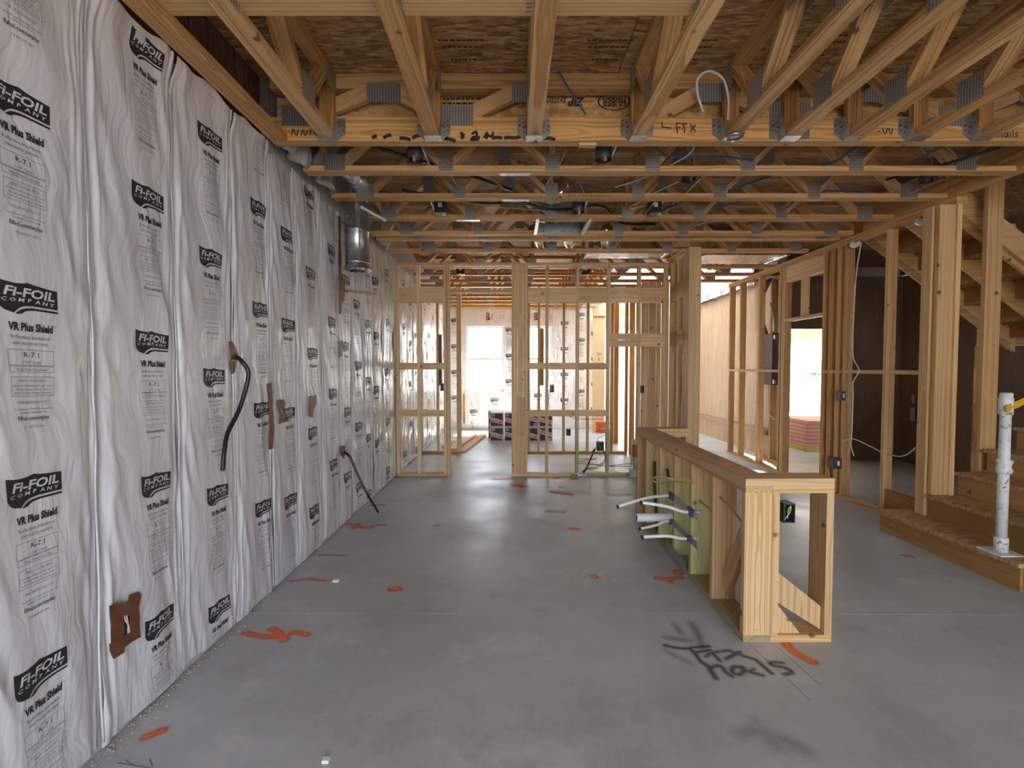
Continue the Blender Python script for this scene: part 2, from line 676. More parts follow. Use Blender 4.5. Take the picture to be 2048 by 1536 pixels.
class Print:
    """collects flat marks as 2-D polygons in layers"""

    def __init__(self):
        self.v, self.f, self.m, self.h = [], [], [], []

    def add(self, v, f, mi, lift=0.0):
        b = sum(len(q) for q in self.v)
        self.v.append(np.array(v, dtype=float))
        self.h.append(np.full(len(v), lift))
        self.f += [tuple(b + i for i in q) for q in f]
        self.m += [mi] * len(f)

    def text(self, s, x, y, size, mi=0, lift=0.0, fit=None, rot=0.0, **kw):
        v, f = text2d(s, size, **kw)
        if len(v) == 0:
            return
        if fit:
            wd = v[:, 0].max() - v[:, 0].min()
            v = v * np.array([fit / wd, 1.0])
        mid = (v[:, 0].max() + v[:, 0].min()) / 2
        v = v - np.array([mid, 0])
        if rot:
            cr, sr = math.cos(rot), math.sin(rot)
            v = v @ np.array([[cr, sr], [-sr, cr]])
        self.add(v + np.array([x, y]), f, mi, lift)

    def rect(self, x0, x1, y0, y1, mi=0, lift=0.0, nx=1, ny=1):
        v = [(x0 + (x1 - x0) * i / nx, y0 + (y1 - y0) * j / ny) for j in range(ny + 1) for i in range(nx + 1)]
        f = [(j * (nx + 1) + i, j * (nx + 1) + i + 1, (j + 1) * (nx + 1) + i + 1, (j + 1) * (nx + 1) + i) for j in range(ny) for i in range(nx)]
        self.add(v, f, mi, lift)

    def frame(self, x0, x1, y0, y1, t, mi=0, n=8):
        self.rect(x0, x1, y0, y0 + t, mi, 0, n, 1)
        self.rect(x0, x1, y1 - t, y1, mi, 0, n, 1)
        self.rect(x0, x0 + t, y0, y1, mi, 0, 1, n)
        self.rect(x1 - t, x1, y0, y1, mi, 0, 1, n)

    def strip(self, top, bot, u0, u1, n, rows, W, H, mi=0, lift=0.0):
        v = []
        for j in range(rows + 1):
            for i in range(n + 1):
                u = u0 + (u1 - u0) * i / n
                a, b = top(u), bot(u)
                v.append(((u - 0.5) * W, -(a + (b - a) * j / rows) * H))
        f = [((j + 1) * (n + 1) + i, (j + 1) * (n + 1) + i + 1, j * (n + 1) + i + 1, j * (n + 1) + i) for j in range(rows) for i in range(n)]
        self.add(v, f, mi, lift)

    def arrays(self):
        return np.vstack(self.v), self.f, self.m, np.concatenate(self.h)


def place_print(name, P, origin, xa, ya, nrm, mats, parent, lift=0.0015, rot=0.0):
    """lay a flat print on a plane: x axis xa, y axis ya, lifted along nrm"""
    v, f, m, h = P.arrays()
    if rot:
        cr, sr = math.cos(rot), math.sin(rot)
        v = v @ np.array([[cr, sr], [-sr, cr]])
    xa, ya, nrm = (np.array(q, dtype=float) for q in (xa, ya, nrm))
    w = v[:, :1] * xa + v[:, 1:2] * ya + (lift + h)[:, None] * nrm
    o = mesh(name, w, f, None, parent, origin, False, mats, m)
    return o


def interp(tab):
    xs, ys = [q[0] for q in tab], [q[1] for q in tab]
    return lambda u: float(np.interp(u, xs, ys))


SH_TOP = interp([(0, 0), (0.1, 0.05), (0.25, 0.075), (0.38, 0.05), (0.48, 0.0), (0.6, 0.05), (0.8, 0.09), (1, 0.11)])
SH_BOT = interp([(0, 0.70), (0.04, 0.84), (0.1, 0.93), (0.2, 0.97), (0.24, 1.0), (0.28, 0.9), (0.34, 0.80), (0.42, 0.745), (0.55, 0.72), (1, 0.73)])
ST_TOP = interp([(0.27, 1.0), (0.31, 0.93), (0.36, 0.86), (0.44, 0.81), (0.56, 0.785), (1, 0.795)])
ST_BOT = interp([(0.27, 1.02), (0.36, 1.0), (0.40, 0.93), (0.46, 0.885), (0.56, 0.855), (1, 0.86)])


def logo(P, W=0.178, H=0.10, x=0, y=0, res=2):
    Q = Print()
    Q.strip(SH_TOP, SH_BOT, 0, 1, 25, 4, W, H, 0)
    Q.strip(ST_TOP, ST_BOT, 0.27, 1, 16, 1, W, H, 0)
    Q.text('Fi-FOIL', 0.015 * W, -0.46 * H, 0.40 * H, 1, 0.0008, fit=0.86 * W, bold=0.028, shear=0.18, res=res)
    for i, ch in enumerate('COMPANY'):
        u = 0.09 + i * 0.134
        Q.text(ch, (u - 0.5) * W, -0.665 * H + 0.10 * H * (0.5 - abs(0.5 - u)) - 0.0 * H, 0.17 * H, 1, 0.0008, sx=1.35, bold=0.02, shear=0.15, res=1)
    v, f, m, h = Q.arrays()
    b = sum(len(q) for q in P.v)
    P.v.append(v + np.array([x, y]))
    P.h.append(h)
    P.f += [tuple(b + i for i in q) for q in f]
    P.m += m


def full_print(detail=2):
    """the maker's print: logo top at y=0, running 0.47 m down"""
    P = Print()
    logo(P, res=2 if detail == 2 else 1)
    r = 2 if detail == 2 else 1
    P.text('VR Plus Shield', 0.004, -0.152, 0.034, 0, fit=0.132, bold=0.042, res=r)
    P.text('TM', 0.076, -0.132, 0.006, 0, res=1)
    P.text('Reflective Insulation', 0.002, -0.178, 0.0165, 2, fit=0.115, res=1)
    P.text('PERFORATED (HI-PERM)', 0.002, -0.197, 0.0125, 2, fit=0.103, res=1)
    P.text('R-7.1', 0.004, -0.236, 0.024, 0, fit=0.045, res=1)
    P.frame(-0.066, 0.072, -0.262, -0.212, 0.0012, 2)
    P.frame(-0.062, 0.072, -0.284, -0.2635, 0.0012, 2)
    P.frame(-0.060, 0.072, -0.360, -0.298, 0.0012, 2)
    P.text('1-5/8" Cavity', 0.005, -0.256, 0.013, 2, fit=0.054, res=1)
    P.text('Heat Flow Horizontal', 0.005, -0.279, 0.0125, 2, fit=0.092, res=1)
    P.text('Fifoil.com/vrplus', 0.004, -0.437, 0.0205, 0, fit=0.098, bold=0.012, res=1)
    P.text('Tel 863.965.1846', 0.004, -0.462, 0.0125, 2, fit=0.064, res=1)
    P.text('MEETS OR EXCEEDS', 0.006, -0.315, 0.0125, 2, fit=0.085, res=1)
    P.text('* THIS SIDE FACING OUT *', 0.004, -0.384, 0.0125, 2, fit=0.104, res=1)
    if detail >= 1:
        P.text('International Building & Energy Codes', 0.006, -0.329, 0.0095, 2, fit=0.120, res=1)
        P.text('Florida Building & Energy Codes', 0.006, -0.341, 0.0095, 2, fit=0.100, res=1)
        P.text('ASTM C1224 for Reflective Insulation', 0.006, -0.353, 0.0095, 2, fit=0.115, res=1)
        P.text('For Additional Product Information and', 0.006, -0.404, 0.009, 2, fit=0.118, res=1)
        P.text('Installation Instructions visit:', 0.006, -0.415, 0.009, 2, fit=0.082, res=1)
    return P


def small_print():
    P = Print()
    logo(P, res=1)
    P.text('VR Plus Shield', 0.004, -0.152, 0.034, 0, fit=0.132, bold=0.042, res=1)
    P.text('Reflective Insulation', 0.002, -0.178, 0.0165, 2, fit=0.115, res=1)
    P.text('R-7.1', 0.004, -0.236, 0.024, 2, fit=0.045, res=1)
    for k, (wd, y) in enumerate(((0.13, -0.268), (0.12, -0.315), (0.12, -0.335), (0.11, -0.35), (0.10, -0.385), (0.12, -0.41))):
        P.rect(-wd / 2, wd / 2, y, y + 0.004, 2)
    P.text('Fifoil.com/vrplus', 0.004, -0.437, 0.0205, 0, fit=0.098, bold=0.012, res=1)
    return P


PR = {2: full_print(2), 1: full_print(1), 0: small_print()}
PRMATS = ['print_black', 'print_white', 'print_grey']


# ------------------------------------------------------------------ value noise for the film's wrinkles
_LAT = RNG.rand(256, 256)


def vn(x, y):
    x0 = np.floor(x).astype(int)
    y0 = np.floor(y).astype(int)
    fx, fy = x - x0, y - y0
    fx = fx * fx * (3 - 2 * fx)
    fy = fy * fy * (3 - 2 * fy)
    g = lambda i, j: _LAT[i % 256, j % 256]
    return (g(x0, y0) * (1 - fx) * (1 - fy) + g(x0 + 1, y0) * fx * (1 - fy) + g(x0, y0 + 1) * (1 - fx) * fy + g(x0 + 1, y0 + 1) * fx * fy) * 2 - 1


def ridged(x, y):
    return 1 - 2 * np.abs(vn(x, y))


def film_depth(a, z, width, k, shiny):
    """how far the film stands off the wall: a = distance across the bay (m), z = height"""
    e = np.minimum(a, width - a)
    bulge = 0.022 * (1 - np.exp(-e / 0.045))
    # loose folds run slanted from the staples into the bay and fade there
    mid = 0.0065 * vn(a * 6 + k * 7.1 + z * 0.8, z * 1.6 + k * 3.3) + 0.0050 * ridged(a * 9 + z * 2.0 + k * 5, z * 2.2 + k)
    edge = np.exp(-(e / 0.05) ** 2)
    fold = edge * (0.013 * ridged(a * 42 + 0.8 * vn(z * 1.7 + k, a * 0 + 3.1) + k * 2, z * 0.5 + k * 1.7) + 0.007 * ridged(a * 95 + 0.9 * vn(z * 3.1 + k, a * 0 + 8.1) + k, z * 0.7 + 2 * k))
    side = np.exp(-((e - 0.07) / 0.05) ** 2) * 0.008 * ridged(a * 14 + z * 3.1 + k * 9, z * 3.0 + k * 1.3)
    d = bulge + mid + fold + side
    if shiny:
        d = d + 0.007 * ridged(a * 13 + k * 3 + z * 1.2, z * 3.4 + k) + 0.004 * vn(a * 24 + k, z * 7)
    return d


# ------------------------------------------------------------------ SETTING: floor
floor = box('floor', -1.75, 9.6, -3.1, 13.2, -0.12, 0.0, 'concrete')
tag(floor, 'bare grey concrete slab floor with spray paint marks', None, None, 'structure')

# ------------------------------------------------------------------ SETTING: left block wall with foil insulation
WX = -1.565
wall_left = empty('wall_left', (WX, 0, 0), 'long left wall covered in printed white reflective insulation', None, None, 'structure')
box('masonry', WX - 0.2, WX, -3.1, 11.5, 0, 2.86, 'block_grey', wall_left)
box('rim_insulation', WX - 0.2, WX - 0.02, -3.1, 3.05, 2.86, 3.268, 'pink_wool', wall_left)
box('rim_insulation', WX - 0.2, WX - 0.02, 3.05, 11.5, 2.86, 3.268, 'grey_wool', wall_left)

SEAMS = [0.88, 1.32, 1.755, 2.195, 2.642, 3.04, 3.40, 3.87, 4.25, 4.58, 4.93, 5.285, 5.66, 6.20]
LOGOZ = {1: 1.668, 2: 1.556, 3: 1.398, 4: 1.19, 5: 1.128, 6: 1.554, 7: 1.223, 8: 1.033, 9: 1.465, 10: 1.301, 11: 1.195, 12: 1.388}
LOGOY = {1: 1.50, 2: 2.02, 3: 2.44, 4: 2.90, 5: 3.265, 6: 3.64, 7: 4.055, 8: 4.40, 9: 4.735, 10: 5.07, 11: 5.365, 12: 5.845}
bays = [(SEAMS[i], SEAMS[i + 1], LOGOY[i] + 0.022 if i in LOGOY else None, LOGOZ.get(i)) for i in range(len(SEAMS) - 1)]
y = 6.20
kk = 13
while y < 11.3:
    y2 = min(y + 0.406, 11.36)
    bays.append((y, y2, (y + y2) / 2, 1.2 + 0.37 * ((kk * 7) % 5) / 5))
    y = y2
    kk += 1


def foil_sheet(k, y0, y1, ly, lz, near):
    w = y1 - y0
    ny, nz = ((60, 150) if y0 < 3.5 else (34, 110)) if near else (14, 50)
    shiny = y0 > 5.2
    ztop = 2.862 if y0 < 2.9 else 2.845 - 0.02 * ((k * 5) % 3)
    zs = np.linspace(0.012 + 0.012 * (k % 2), ztop, nz + 1)
    tt = np.linspace(0, 1, ny + 1)
    aa = w * (0.45 * tt + 0.55 * (0.5 - 0.5 * np.cos(np.pi * tt)))
    A, Zz = np.meshgrid(aa, zs, indexing='xy')
    D = film_depth(A, Zz, w, k, shiny)
    top = np.exp(-((ztop - Zz) / 0.10) ** 2)
    D = D * (1 - 0.5 * top) + top * (0.010 * vn(A * 16 + k, Zz * 9) + (0.04 if y0 < 2.9 else 0.012))
    bot = np.exp(-(Zz / 0.06) ** 2)
    D = D * (1 - 0.4 * bot)
    D = np.maximum(D, 0.001)
    Zw = Zz + top * 0.022 * vn(A * 8 + k * 3, Zz * 0 + k) + bot * 0.012 * vn(A * 11 + k * 5, Zz * 0 + k)
    vv = np.stack([D, A, Zw], -1).reshape(-1, 3)
    ff = [(j * (ny + 1) + i, j * (ny + 1) + i + 1, (j + 1) * (ny + 1) + i + 1, (j + 1) * (ny + 1) + i) for j in range(nz) for i in range(ny)]
    o = mesh('insulation_sheet', vv, ff, 'shiny_film' if shiny else 'white_film', wall_left, (WX, y0, 0), True)
    if ly is None:
        return

    def sample(a, z):
        fa = np.clip(np.interp(a, aa, np.arange(ny + 1)), 0, ny - 1e-6)
        fz = np.clip((z - zs[0]) / (zs[-1] - zs[0]) * nz, 0, nz - 1e-6)
        i, j = fa.astype(int), fz.astype(int)
        u, v = fa - i, fz - j
        return np.maximum.reduce([D[j, i] * (1 - u) * (1 - v) + D[j, i + 1] * u * (1 - v) + D[j + 1, i] * (1 - u) * v + D[j + 1, i + 1] * u * v])
    det = 2 if y0 < 2.3 else (1 if y0 < 4.0 else 0)
    pv, pf, pm, ph = PR[det].arrays()
    z = lz + 0.05
    while z > 0.3:
        z -= 0.61
    while z < ztop + 0.45:
        P2 = pv.copy()
        lean = 0.03 * math.sin(k * 3.7 + z * 5)
        a = (ly - y0) + P2[:, 0] + P2[:, 1] * lean
        zz = z + P2[:, 1] + P2[:, 0] * 0.03 * math.sin(k + z * 2)
        inside = (a > 0.004) & (a < w - 0.004) & (zz > 0.04) & (zz < ztop - 0.03)
        d = sample(a, zz) + 0.0022 + ph
        keep = [(q, m) for q, m in zip(pf, pm) if inside[list(q)].all()]
        if keep:
            used = sorted({i for q, _ in keep for i in q})
            re = {i: n_ for n_, i in enumerate(used)}
            w3 = np.stack([d, a, zz], -1)[used]
            mesh('printed_label', w3, [tuple(re[i] for i in q) for q, _ in keep], None, o, (WX, y0, 0), False, PRMATS, [m for _, m in keep])
        z += 0.61


for k, (y0, y1, ly, lz) in enumerate(bays):
    foil_sheet(k, y0, y1, ly, lz, y0 < 6.1)

# staples and folded edges along the seams
for y in SEAMS[1:8]:
    pts = []
    zz = 0.03
    while zz < 2.82:
        pts.append((WX + 0.012 + 0.006 * random.random(), y + random.uniform(-0.008, 0.008), zz))
        zz += 0.19
    tube('seam_fold', pts, 0.0045, 'white_film', wall_left, 5, 4)

# gravel strip at the wall foot
vv, ff = [], []
for i in range(520):
    y = random.uniform(1.4, 6.0) if i % 3 else random.uniform(1.4, 2.8)
    x = -1.548 + abs(random.gauss(0, 0.028))
    r = random.uniform(0.0025, 0.007)
    b = len(vv)
    for q in ((1, 0, 0), (-1, 0, 0), (0, 1, 0), (0, -1, 0), (0, 0, 1), (0, 0, -0.4)):
        vv.append((x + q[0] * r * random.uniform(.7, 1.2), y + q[1] * r * random.uniform(.7, 1.2), 0.002 + max(q[2], 0) * r))
    ff += [(b + i0, b + i1, b + i2) for i0, i1, i2 in ((0, 2, 4), (2, 1, 4), (1, 3, 4), (3, 0, 4))]
o = mesh('gravel', vv, ff, 'gravel', None)
tag(o, 'loose grit and crumbs along the foot of the foil wall', 'gravel', None, 'stuff')

# ------------------------------------------------------------------ SETTING: far (street) wall with two windows
YF = 11.34
wall_front = empty('wall_front', (0, YF, 0), 'far street wall with printed white insulation around two windows', None, None, 'structure')
W1 = (-1.10, -0.20, 0.88, 2.435)
W2 = (0.05, 0.95, 0.88, 2.435)
boxes('insulated_face', [(-1.56, W1[0], YF, YF + 0.2, 0, 2.86), (W1[1], W2[0], YF, YF + 0.2, 0, 2.86), (W2[1], 2.10, YF, YF + 0.2, 0, 2.86),
                         (W1[0], W1[1], YF, YF + 0.2, 0, W1[2]), (W1[0], W1[1], YF, YF + 0.2, W1[3], 2.86),
                         (W2[0], W2[1], YF, YF + 0.2, 0, W2[2]), (W2[0], W2[1], YF, YF + 0.2, W2[3], 2.86),
                         (2.10, 3.05, YF, YF + 0.2, 2.35, 2.86), (3.05, 4.2, YF, YF + 0.2, 0, 2.86)], 'shiny_film', wall_front)
box('rim_board', -1.56, 1.88, YF, YF + 0.04, 2.861, 3.268, 'sheathing_osb', wall_front)
for (px, py, rot) in ((-0.62, 2.66, math.pi / 2), (0.0, 2.66, math.pi / 2), (0.52, 2.66, math.pi / 2)):
    place_print('printed_label', PR[0], (px, YF, py), (1, 0, 0), (0, 0, 1), (0, -1, 0), PRMATS, wall_front, 0.003, rot)
for px, zs_ in ((-1.36, (2.62, 2.0, 1.39, 0.78)), (-0.06, (2.4, 1.78, 1.17)), (1.25, (2.55, 1.94, 1.33, 0.72)), (1.64, (2.75, 2.15, 1.54, 0.93)), (1.98, (2.3, 1.7, 1.1, 0.5))):
    for z in zs_:
        place_print('printed_label', PR[0], (px, YF, z), (1, 0, 0), (0, 0, 1), (0, -1, 0), PRMATS, wall_front, 0.003)
for px, z in ((-0.92, 0.45), (-0.42, 0.72), (0.62, 0.83)):
    place_print('printed_label', PR[0], (px, YF, z), (1, 0, 0), (0, 0, 1), (0, -1, 0), PRMATS, wall_front, 0.003)
box('wood_strip', -1.17, -1.12, YF - 0.025, YF - 0.001, 0.12, 0.82, 'pine_warm', wall_front)

for i, wd in enumerate((W1, W2)):
    w = empty('window_%d' % (i + 1), ((wd[0] + wd[1]) / 2, YF + 0.08, wd[2]),
              ['white vinyl single-hung window left of the middle stud cluster', 'white vinyl single-hung window behind the studs right of the cluster'][i], None, None, 'structure')
    x0, x1, z0, z1 = wd
    t = 0.05
    zm = (z0 + z1) / 2
    for (a, b, c_, d_) in ((x0, x0 + t, z0, z1), (x1 - t, x1, z0, z1), (x0 + t, x1 - t, z0, z0 + t), (x0 + t, x1 - t, z1 - t, z1)):
        box('window_frame', a, b, YF + 0.06, YF + 0.13, c_, d_, 'vinyl_white', w)
    box('meeting_rail', x0 + t, x1 - t, YF + 0.065, YF + 0.115, zm - 0.025, zm + 0.025, 'vinyl_white', w)
    box('pane', x0 + t, x1 - t, YF + 0.092, YF + 0.096, z0 + t, zm - 0.025, 'glass', w)
    box('pane', x0 + t, x1 - t, YF + 0.10, YF + 0.104, zm + 0.025, z1 - t, 'glass', w)
    box('window_sill', x0 - 0.02, x1 + 0.02, YF - 0.03, YF + 0.06, z0 - 0.03, z0, 'vinyl_white', w)

# front door opening closed with white builder's plastic
door = empty('door_1', (2.57, YF, 0), 'front doorway closed off with white translucent plastic', None, None, 'structure')
box('door_jamb', 2.10, 2.15, YF - 0.01, YF + 0.2, 0, 2.35, 'pine_fresh', door)
box('door_jamb', 3.00, 3.05, YF - 0.01, YF + 0.2, 0, 2.35, 'pine_fresh', door)
box('door_panel', 2.15, 3.00, YF + 0.10, YF + 0.106, 0.02, 2.35, 'plastic_sheet', door)
# porch portal framing next to the door
pf = empty('wall_porch', (2.0, 10.8, 0), 'pale plywood-faced return beside the front doorway', None, None, 'structure')
box('panel', 1.85, 2.12, 10.86, 10.93, 0.0, 2.62, 'foam', pf)
box('header', 1.85, 3.0, 10.80, 10.93, 2.62, 2.80, 'foam', pf)
Pq = Print()
for i, ch in enumerate('WEC'):
    Pq.text(ch, 0.0, -0.12 * i, 0.10, 0, res=1)
place_print('pencil_letters', Pq, (1.99, 10.86, 1.72), (1, 0, 0), (0, 0, 1), (0, -1, 0), ['ink_brown'], pf)

# ------------------------------------------------------------------ SETTING: rear (patio) side and right side behind the camera
wall_rear = empty('wall_rear', (1.5, -3.0, 0), 'rear wall with wide patio opening behind the viewer', None, None, 'structure')
box('masonry', -1.76, -0.9, -3.1, -2.9, 0, 2.86, 'block_grey', wall_rear)
box('masonry', 3.3, 6.35, -3.1, -2.9, 0, 2.86, 'block_grey', wall_rear)
box('masonry', -0.9, 3.3, -3.1, -2.9, 2.44, 2.86, 'block_grey', wall_rear)
wall_right = empty('wall_right', (6.1, 2, 0), 'right party wall in brown kraft paper under the stairs', None, None, 'structure')
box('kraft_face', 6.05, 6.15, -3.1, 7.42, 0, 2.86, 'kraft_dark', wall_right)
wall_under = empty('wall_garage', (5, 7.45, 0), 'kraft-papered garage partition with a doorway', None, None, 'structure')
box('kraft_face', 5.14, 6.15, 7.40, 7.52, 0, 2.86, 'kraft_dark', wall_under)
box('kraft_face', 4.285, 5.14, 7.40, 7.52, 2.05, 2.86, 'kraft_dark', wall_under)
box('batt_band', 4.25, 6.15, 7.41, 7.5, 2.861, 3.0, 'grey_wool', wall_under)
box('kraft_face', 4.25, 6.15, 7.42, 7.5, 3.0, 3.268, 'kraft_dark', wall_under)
box('door_jamb', 4.25, 4.285, 7.36, 7.54, 0, 2.08, 'pine', wall_under)
box('door_jamb', 5.14, 5.175, 7.36, 7.54, 0, 2.08, 'pine', wall_under)
wall_hall = empty('wall_hall', (4.17, 9, 0), 'hall wall in creased brown kraft paper with a foil strip at its top', None, None, 'structure')
vv, ff = [], []
NY, NZ = 60, 34
for j in range(NZ + 1):
    for i in range(NY + 1):
        yy = 7.40 + 3.94 * i / NY
        z = 2.84 * j / NZ
        d = 0.014 * float(ridged(np.array(yy * 5.0), np.array(z * 0.7))) + 0.008 * float(vn(np.array(yy * 13.0), np.array(z * 2.1)))
        vv.append((4.15 - d, yy, z))
for j in range(NZ):
    for i in range(NY):
        ff.append((j * (NY + 1) + i, (j + 1) * (NY + 1) + i, (j + 1) * (NY + 1) + i + 1, j * (NY + 1) + i + 1))
mesh('kraft_face', vv, ff, 'kraft', wall_hall, (0, 0, 0), True)
for c_ in wall_hall.children:
    c_.location = (-4.17, -9, 0)
box('backing', 4.18, 4.25, 7.54, 11.34, 0, 3.3, 'block_grey', wall_hall)
box('tape_line', 4.10, 4.122, 7.6, 11.2, 0.36, 0.44, 'kraft_tape', wall_hall)
vv, ff = [], []
for j in range(9):
    for i in range(41):
        yy = 8.0 + 3.3 * i / 40
        z = 2.84 + 0.46 * j / 8
        vv.append((4.05 + 0.1 * (j / 8.0) ** 2 - 0.02 * math.sin(yy * 17 + j) - 0.015 * math.sin(yy * 41), yy, z))
for j in range(8):
    for i in range(40):
        ff.append((j * 41 + i, (j + 1) * 41 + i, (j + 1) * 41 + i + 1, j * 41 + i + 1))
o = mesh('foil_strip', vv, ff, 'silver_foil', wall_hall, (0, 0, 0), True)
o.location = (-4.17, -9, 0)

# garage shell beyond the doorway
gar = empty('wall_garage_shell', (7, 10, 0), 'garage side wall and front wall around its open door', None, None, 'structure')
box('side_panel', 9.5, 9.6, 7.5, 13.2, 0, 2.9, 'garage_board', gar)
box('header', 4.25, 9.6, 13.05, 13.2, 2.13, 2.9, 'foam', gar)
box('front_pier', 4.20, 4.45, 13.05, 13.2, 0, 2.13, 'garage_board', gar)
box('side_panel', 4.17, 4.25, 11.5, 13.05, 0, 2.9, 'garage_board', gar)
box('ceiling_board', 4.25, 9.6, 7.52, 13.05, 2.86, 2.9, 'garage_board', gar)
tube('track', [(4.75, 12.6, 2.2), (4.95, 12.9, 2.2), (5.02, 13.0, 2.0)], 0.025, 'galvanized', gar)

# ------------------------------------------------------------------ SETTING: subfloor deck overhead
deck = empty('ceiling', (0, 0, 3.27), 'strand-board subfloor deck seen from below', None, None, 'structure')
x = -1.78
i = 0
while x < 6.2:
    y = -3.1 - (1.22 if i % 2 else 0.3)
    while y < 11.5:
        ya, yb = max(y, -3.1), min(y + 2.435, 11.54)
        if ya < 8.5 < yb and x > 1.6 and x < 4.2:
            yb = 8.5
        xe = min(x + 1.215, 6.2)
        if ya >= 8.5 and 1.6 < x < 4.2:          # open two-storey foyer
            y += 2.44
            continue
        if yb - ya > 0.05:
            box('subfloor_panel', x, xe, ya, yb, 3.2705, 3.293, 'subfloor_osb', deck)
        y += 2.44
    x += 1.22
    i += 1
box('deck_slab', -1.78, 9.6, -3.1, 8.5, 3.30, 3.5, 'block_grey', deck)
box('deck_slab', -1.78, 1.88, 8.5, 11.56, 3.30, 3.5, 'block_grey', deck)
box('deck_slab', 4.32, 9.6, 8.5, 13.2, 3.30, 3.5, 'block_grey', deck)
upw = empty('wall_sun_block', (3.1, 10, 3.36), 'unseen walls above the deck opening, added to block the sun', None, None, 'structure')  # unseen walls, added to keep direct sun out of the foyer
box('panel', 1.78, 1.88, 8.4, 11.54, 3.5, 4.7, 'stucco', upw)
box('panel', 4.32, 4.42, 8.4, 11.54, 3.5, 4.7, 'stucco', upw)
box('panel', 1.88, 4.32, 11.34, 11.54, 2.87, 7.8, 'stucco', upw)
Pq = Print()
for k, (s, w_) in enumerate((('', 0.26), ('', 0.24), ('MADE IN THE USA', 0.22), ('', 0.16))):
    if s:
        Pq.text(s, 0, -0.055 * k, 0.05, 0, fit=w_, res=1)
        continue
    xx = -w_ / 2                       # words too faint to read: short ink dashes
    while xx < w_ / 2:
        ww = random.uniform(0.012, 0.03)
        Pq.rect(xx, xx + ww, -0.055 * k + 0.005, -0.055 * k + 0.022, 0)
        xx += ww + 0.008
for (px, py) in ((-0.28, 2.72), (0.55, 2.72), (1.02, 2.72), (1.75, 2.68), (2.5, 2.7)):
    place_print('panel_stamp', Pq, (px, py, 3.2705), (1, 0, 0), (0, -1, 0), (0, 0, -1), ['ink_brown'], deck, 0.002)

# ------------------------------------------------------------------ TRUSSES
ZB, TD = 2.86, 0.408
Z_T = ZB + TD


def plate(parent, x0, x1, y0, y1, z0, z1):
    return box('gang_plate', x0, x1, y0, y1, z0, z1, 'gang_plate', parent)


def truss_x(Y, x0, x1, bj, tj, verts, label, group, mat='pine', wide=0.0889, plates=True, splice=None):
    """floor truss running left to right, chords laid flat; front edge at Y"""
    t = empty('floor_truss', (x0, Y, ZB), label, 'truss', group)
    y0, y1 = Y, Y + wide
    yc = (y0 + y1) / 2
    box('bottom_chord', x0, x1, y0, y1, ZB, ZB + 0.038, mat, t)
    box('top_chord', x0, x1, y0, y1, Z_T - 0.038, Z_T, mat, t)
    zb, zt = ZB + 0.038, Z_T - 0.038
    for (xb, xt) in verts:
        d = 0.022 if xt > xb else -0.022
        if abs(xt - xb) < 1e-4:
            box('web', xb - 0.019, xb + 0.019, y0, y1, zb, zt, mat, t)
        else:
            beam('web', (xb + d, yc, zb), (xt - d, yc, zt), 0.0889, 0.038, (0, 1, 0), mat, t, (0, 0, 1), (0, 0, 1))
    if plates:
        for (xb, hw) in bj:
            plate(t, xb - hw, xb + hw, y0 - 0.003, y0, ZB + 0.004, ZB + 0.118)
        for (xt, hw) in tj:
            plate(t, xt - hw, xt + hw, y0 - 0.003, y0, Z_T - 0.128, Z_T - 0.004)
    if splice:
        box('splice_plate', splice - 0.11, splice + 0.11, y0 + 0.03, y1 - 0.004, ZB - 0.003, ZB, 'gang_plate', t)
    return t


BJ = [(-1.27, 0.075), (-0.475, 0.05), (0.29, 0.052), (1.01, 0.052), (1.69, 0.052), (2.47, 0.052), (3.26, 0.072)]
TJ = [(-0.87, 0.05), (-0.10, 0.05), (1.35, 0.05), (2.08, 0.05), (2.87, 0.05)]
WEB = [(-1.27, -1.49), (-1.27, -0.87), (-0.475, -0.87), (-0.475, -0.10), (0.29, -0.10), (0.29, 0.29), (1.01, 1.01), (1.01, 1.35), (1.69, 1.35),
       (1.69, 2.08), (2.47, 2.08), (2.47, 2.87), (3.26, 2.87), (3.26, 3.56)]
YT = [3.46, 4.00, 4.55, 5.08, 5.285, 5.84]
ORD = ['first', 'second', 'third', 'fourth', 'fifth', 'sixth', 'seventh', 'eighth', 'ninth', 'tenth', 'eleventh', 'twelfth', 'thirteenth', 'fourteenth', 'fifteenth', 'sixteenth', 'seventeenth']
for i, Y in enumerate(YT):
    sh = 0.04 * i
    x0 = -1.50
    bj = [(x + (sh if x > -1.2 else sh * 1.3), w) for x, w in BJ if x + sh < 3.5]
    wb = [(a + sh, b + sh) for a, b in WEB if b + sh < 3.58 and a + sh < 3.5]
    truss_x(Y, x0, 3.619, bj, [(x + sh, w) for x, w in TJ], wb, '%s crosswise floor truss counted from the girder' % ORD[i], 'crosswise trusses over the room',
            splice={0: 0.02, 1: 0.03, 2: -0.42}.get(i))
truss_two = bpy.data.objects['floor_truss.001']
# front-room trusses
Yc = 6.75
i = 0
while Yc < 11.2:
    xe = 4.1 if Yc < 8.4 else 2.0
    truss_x(Yc, -1.50, xe, [q for q in BJ if q[0] < xe - 0.1], [q for q in TJ if q[0] < xe - 0.1], [q for q in WEB if max(q) < xe], '%s floor truss beyond the stud partition' % ORD[i], 'trusses over the front room', 'pine_warm')
    Yc += 0.55
    i += 1

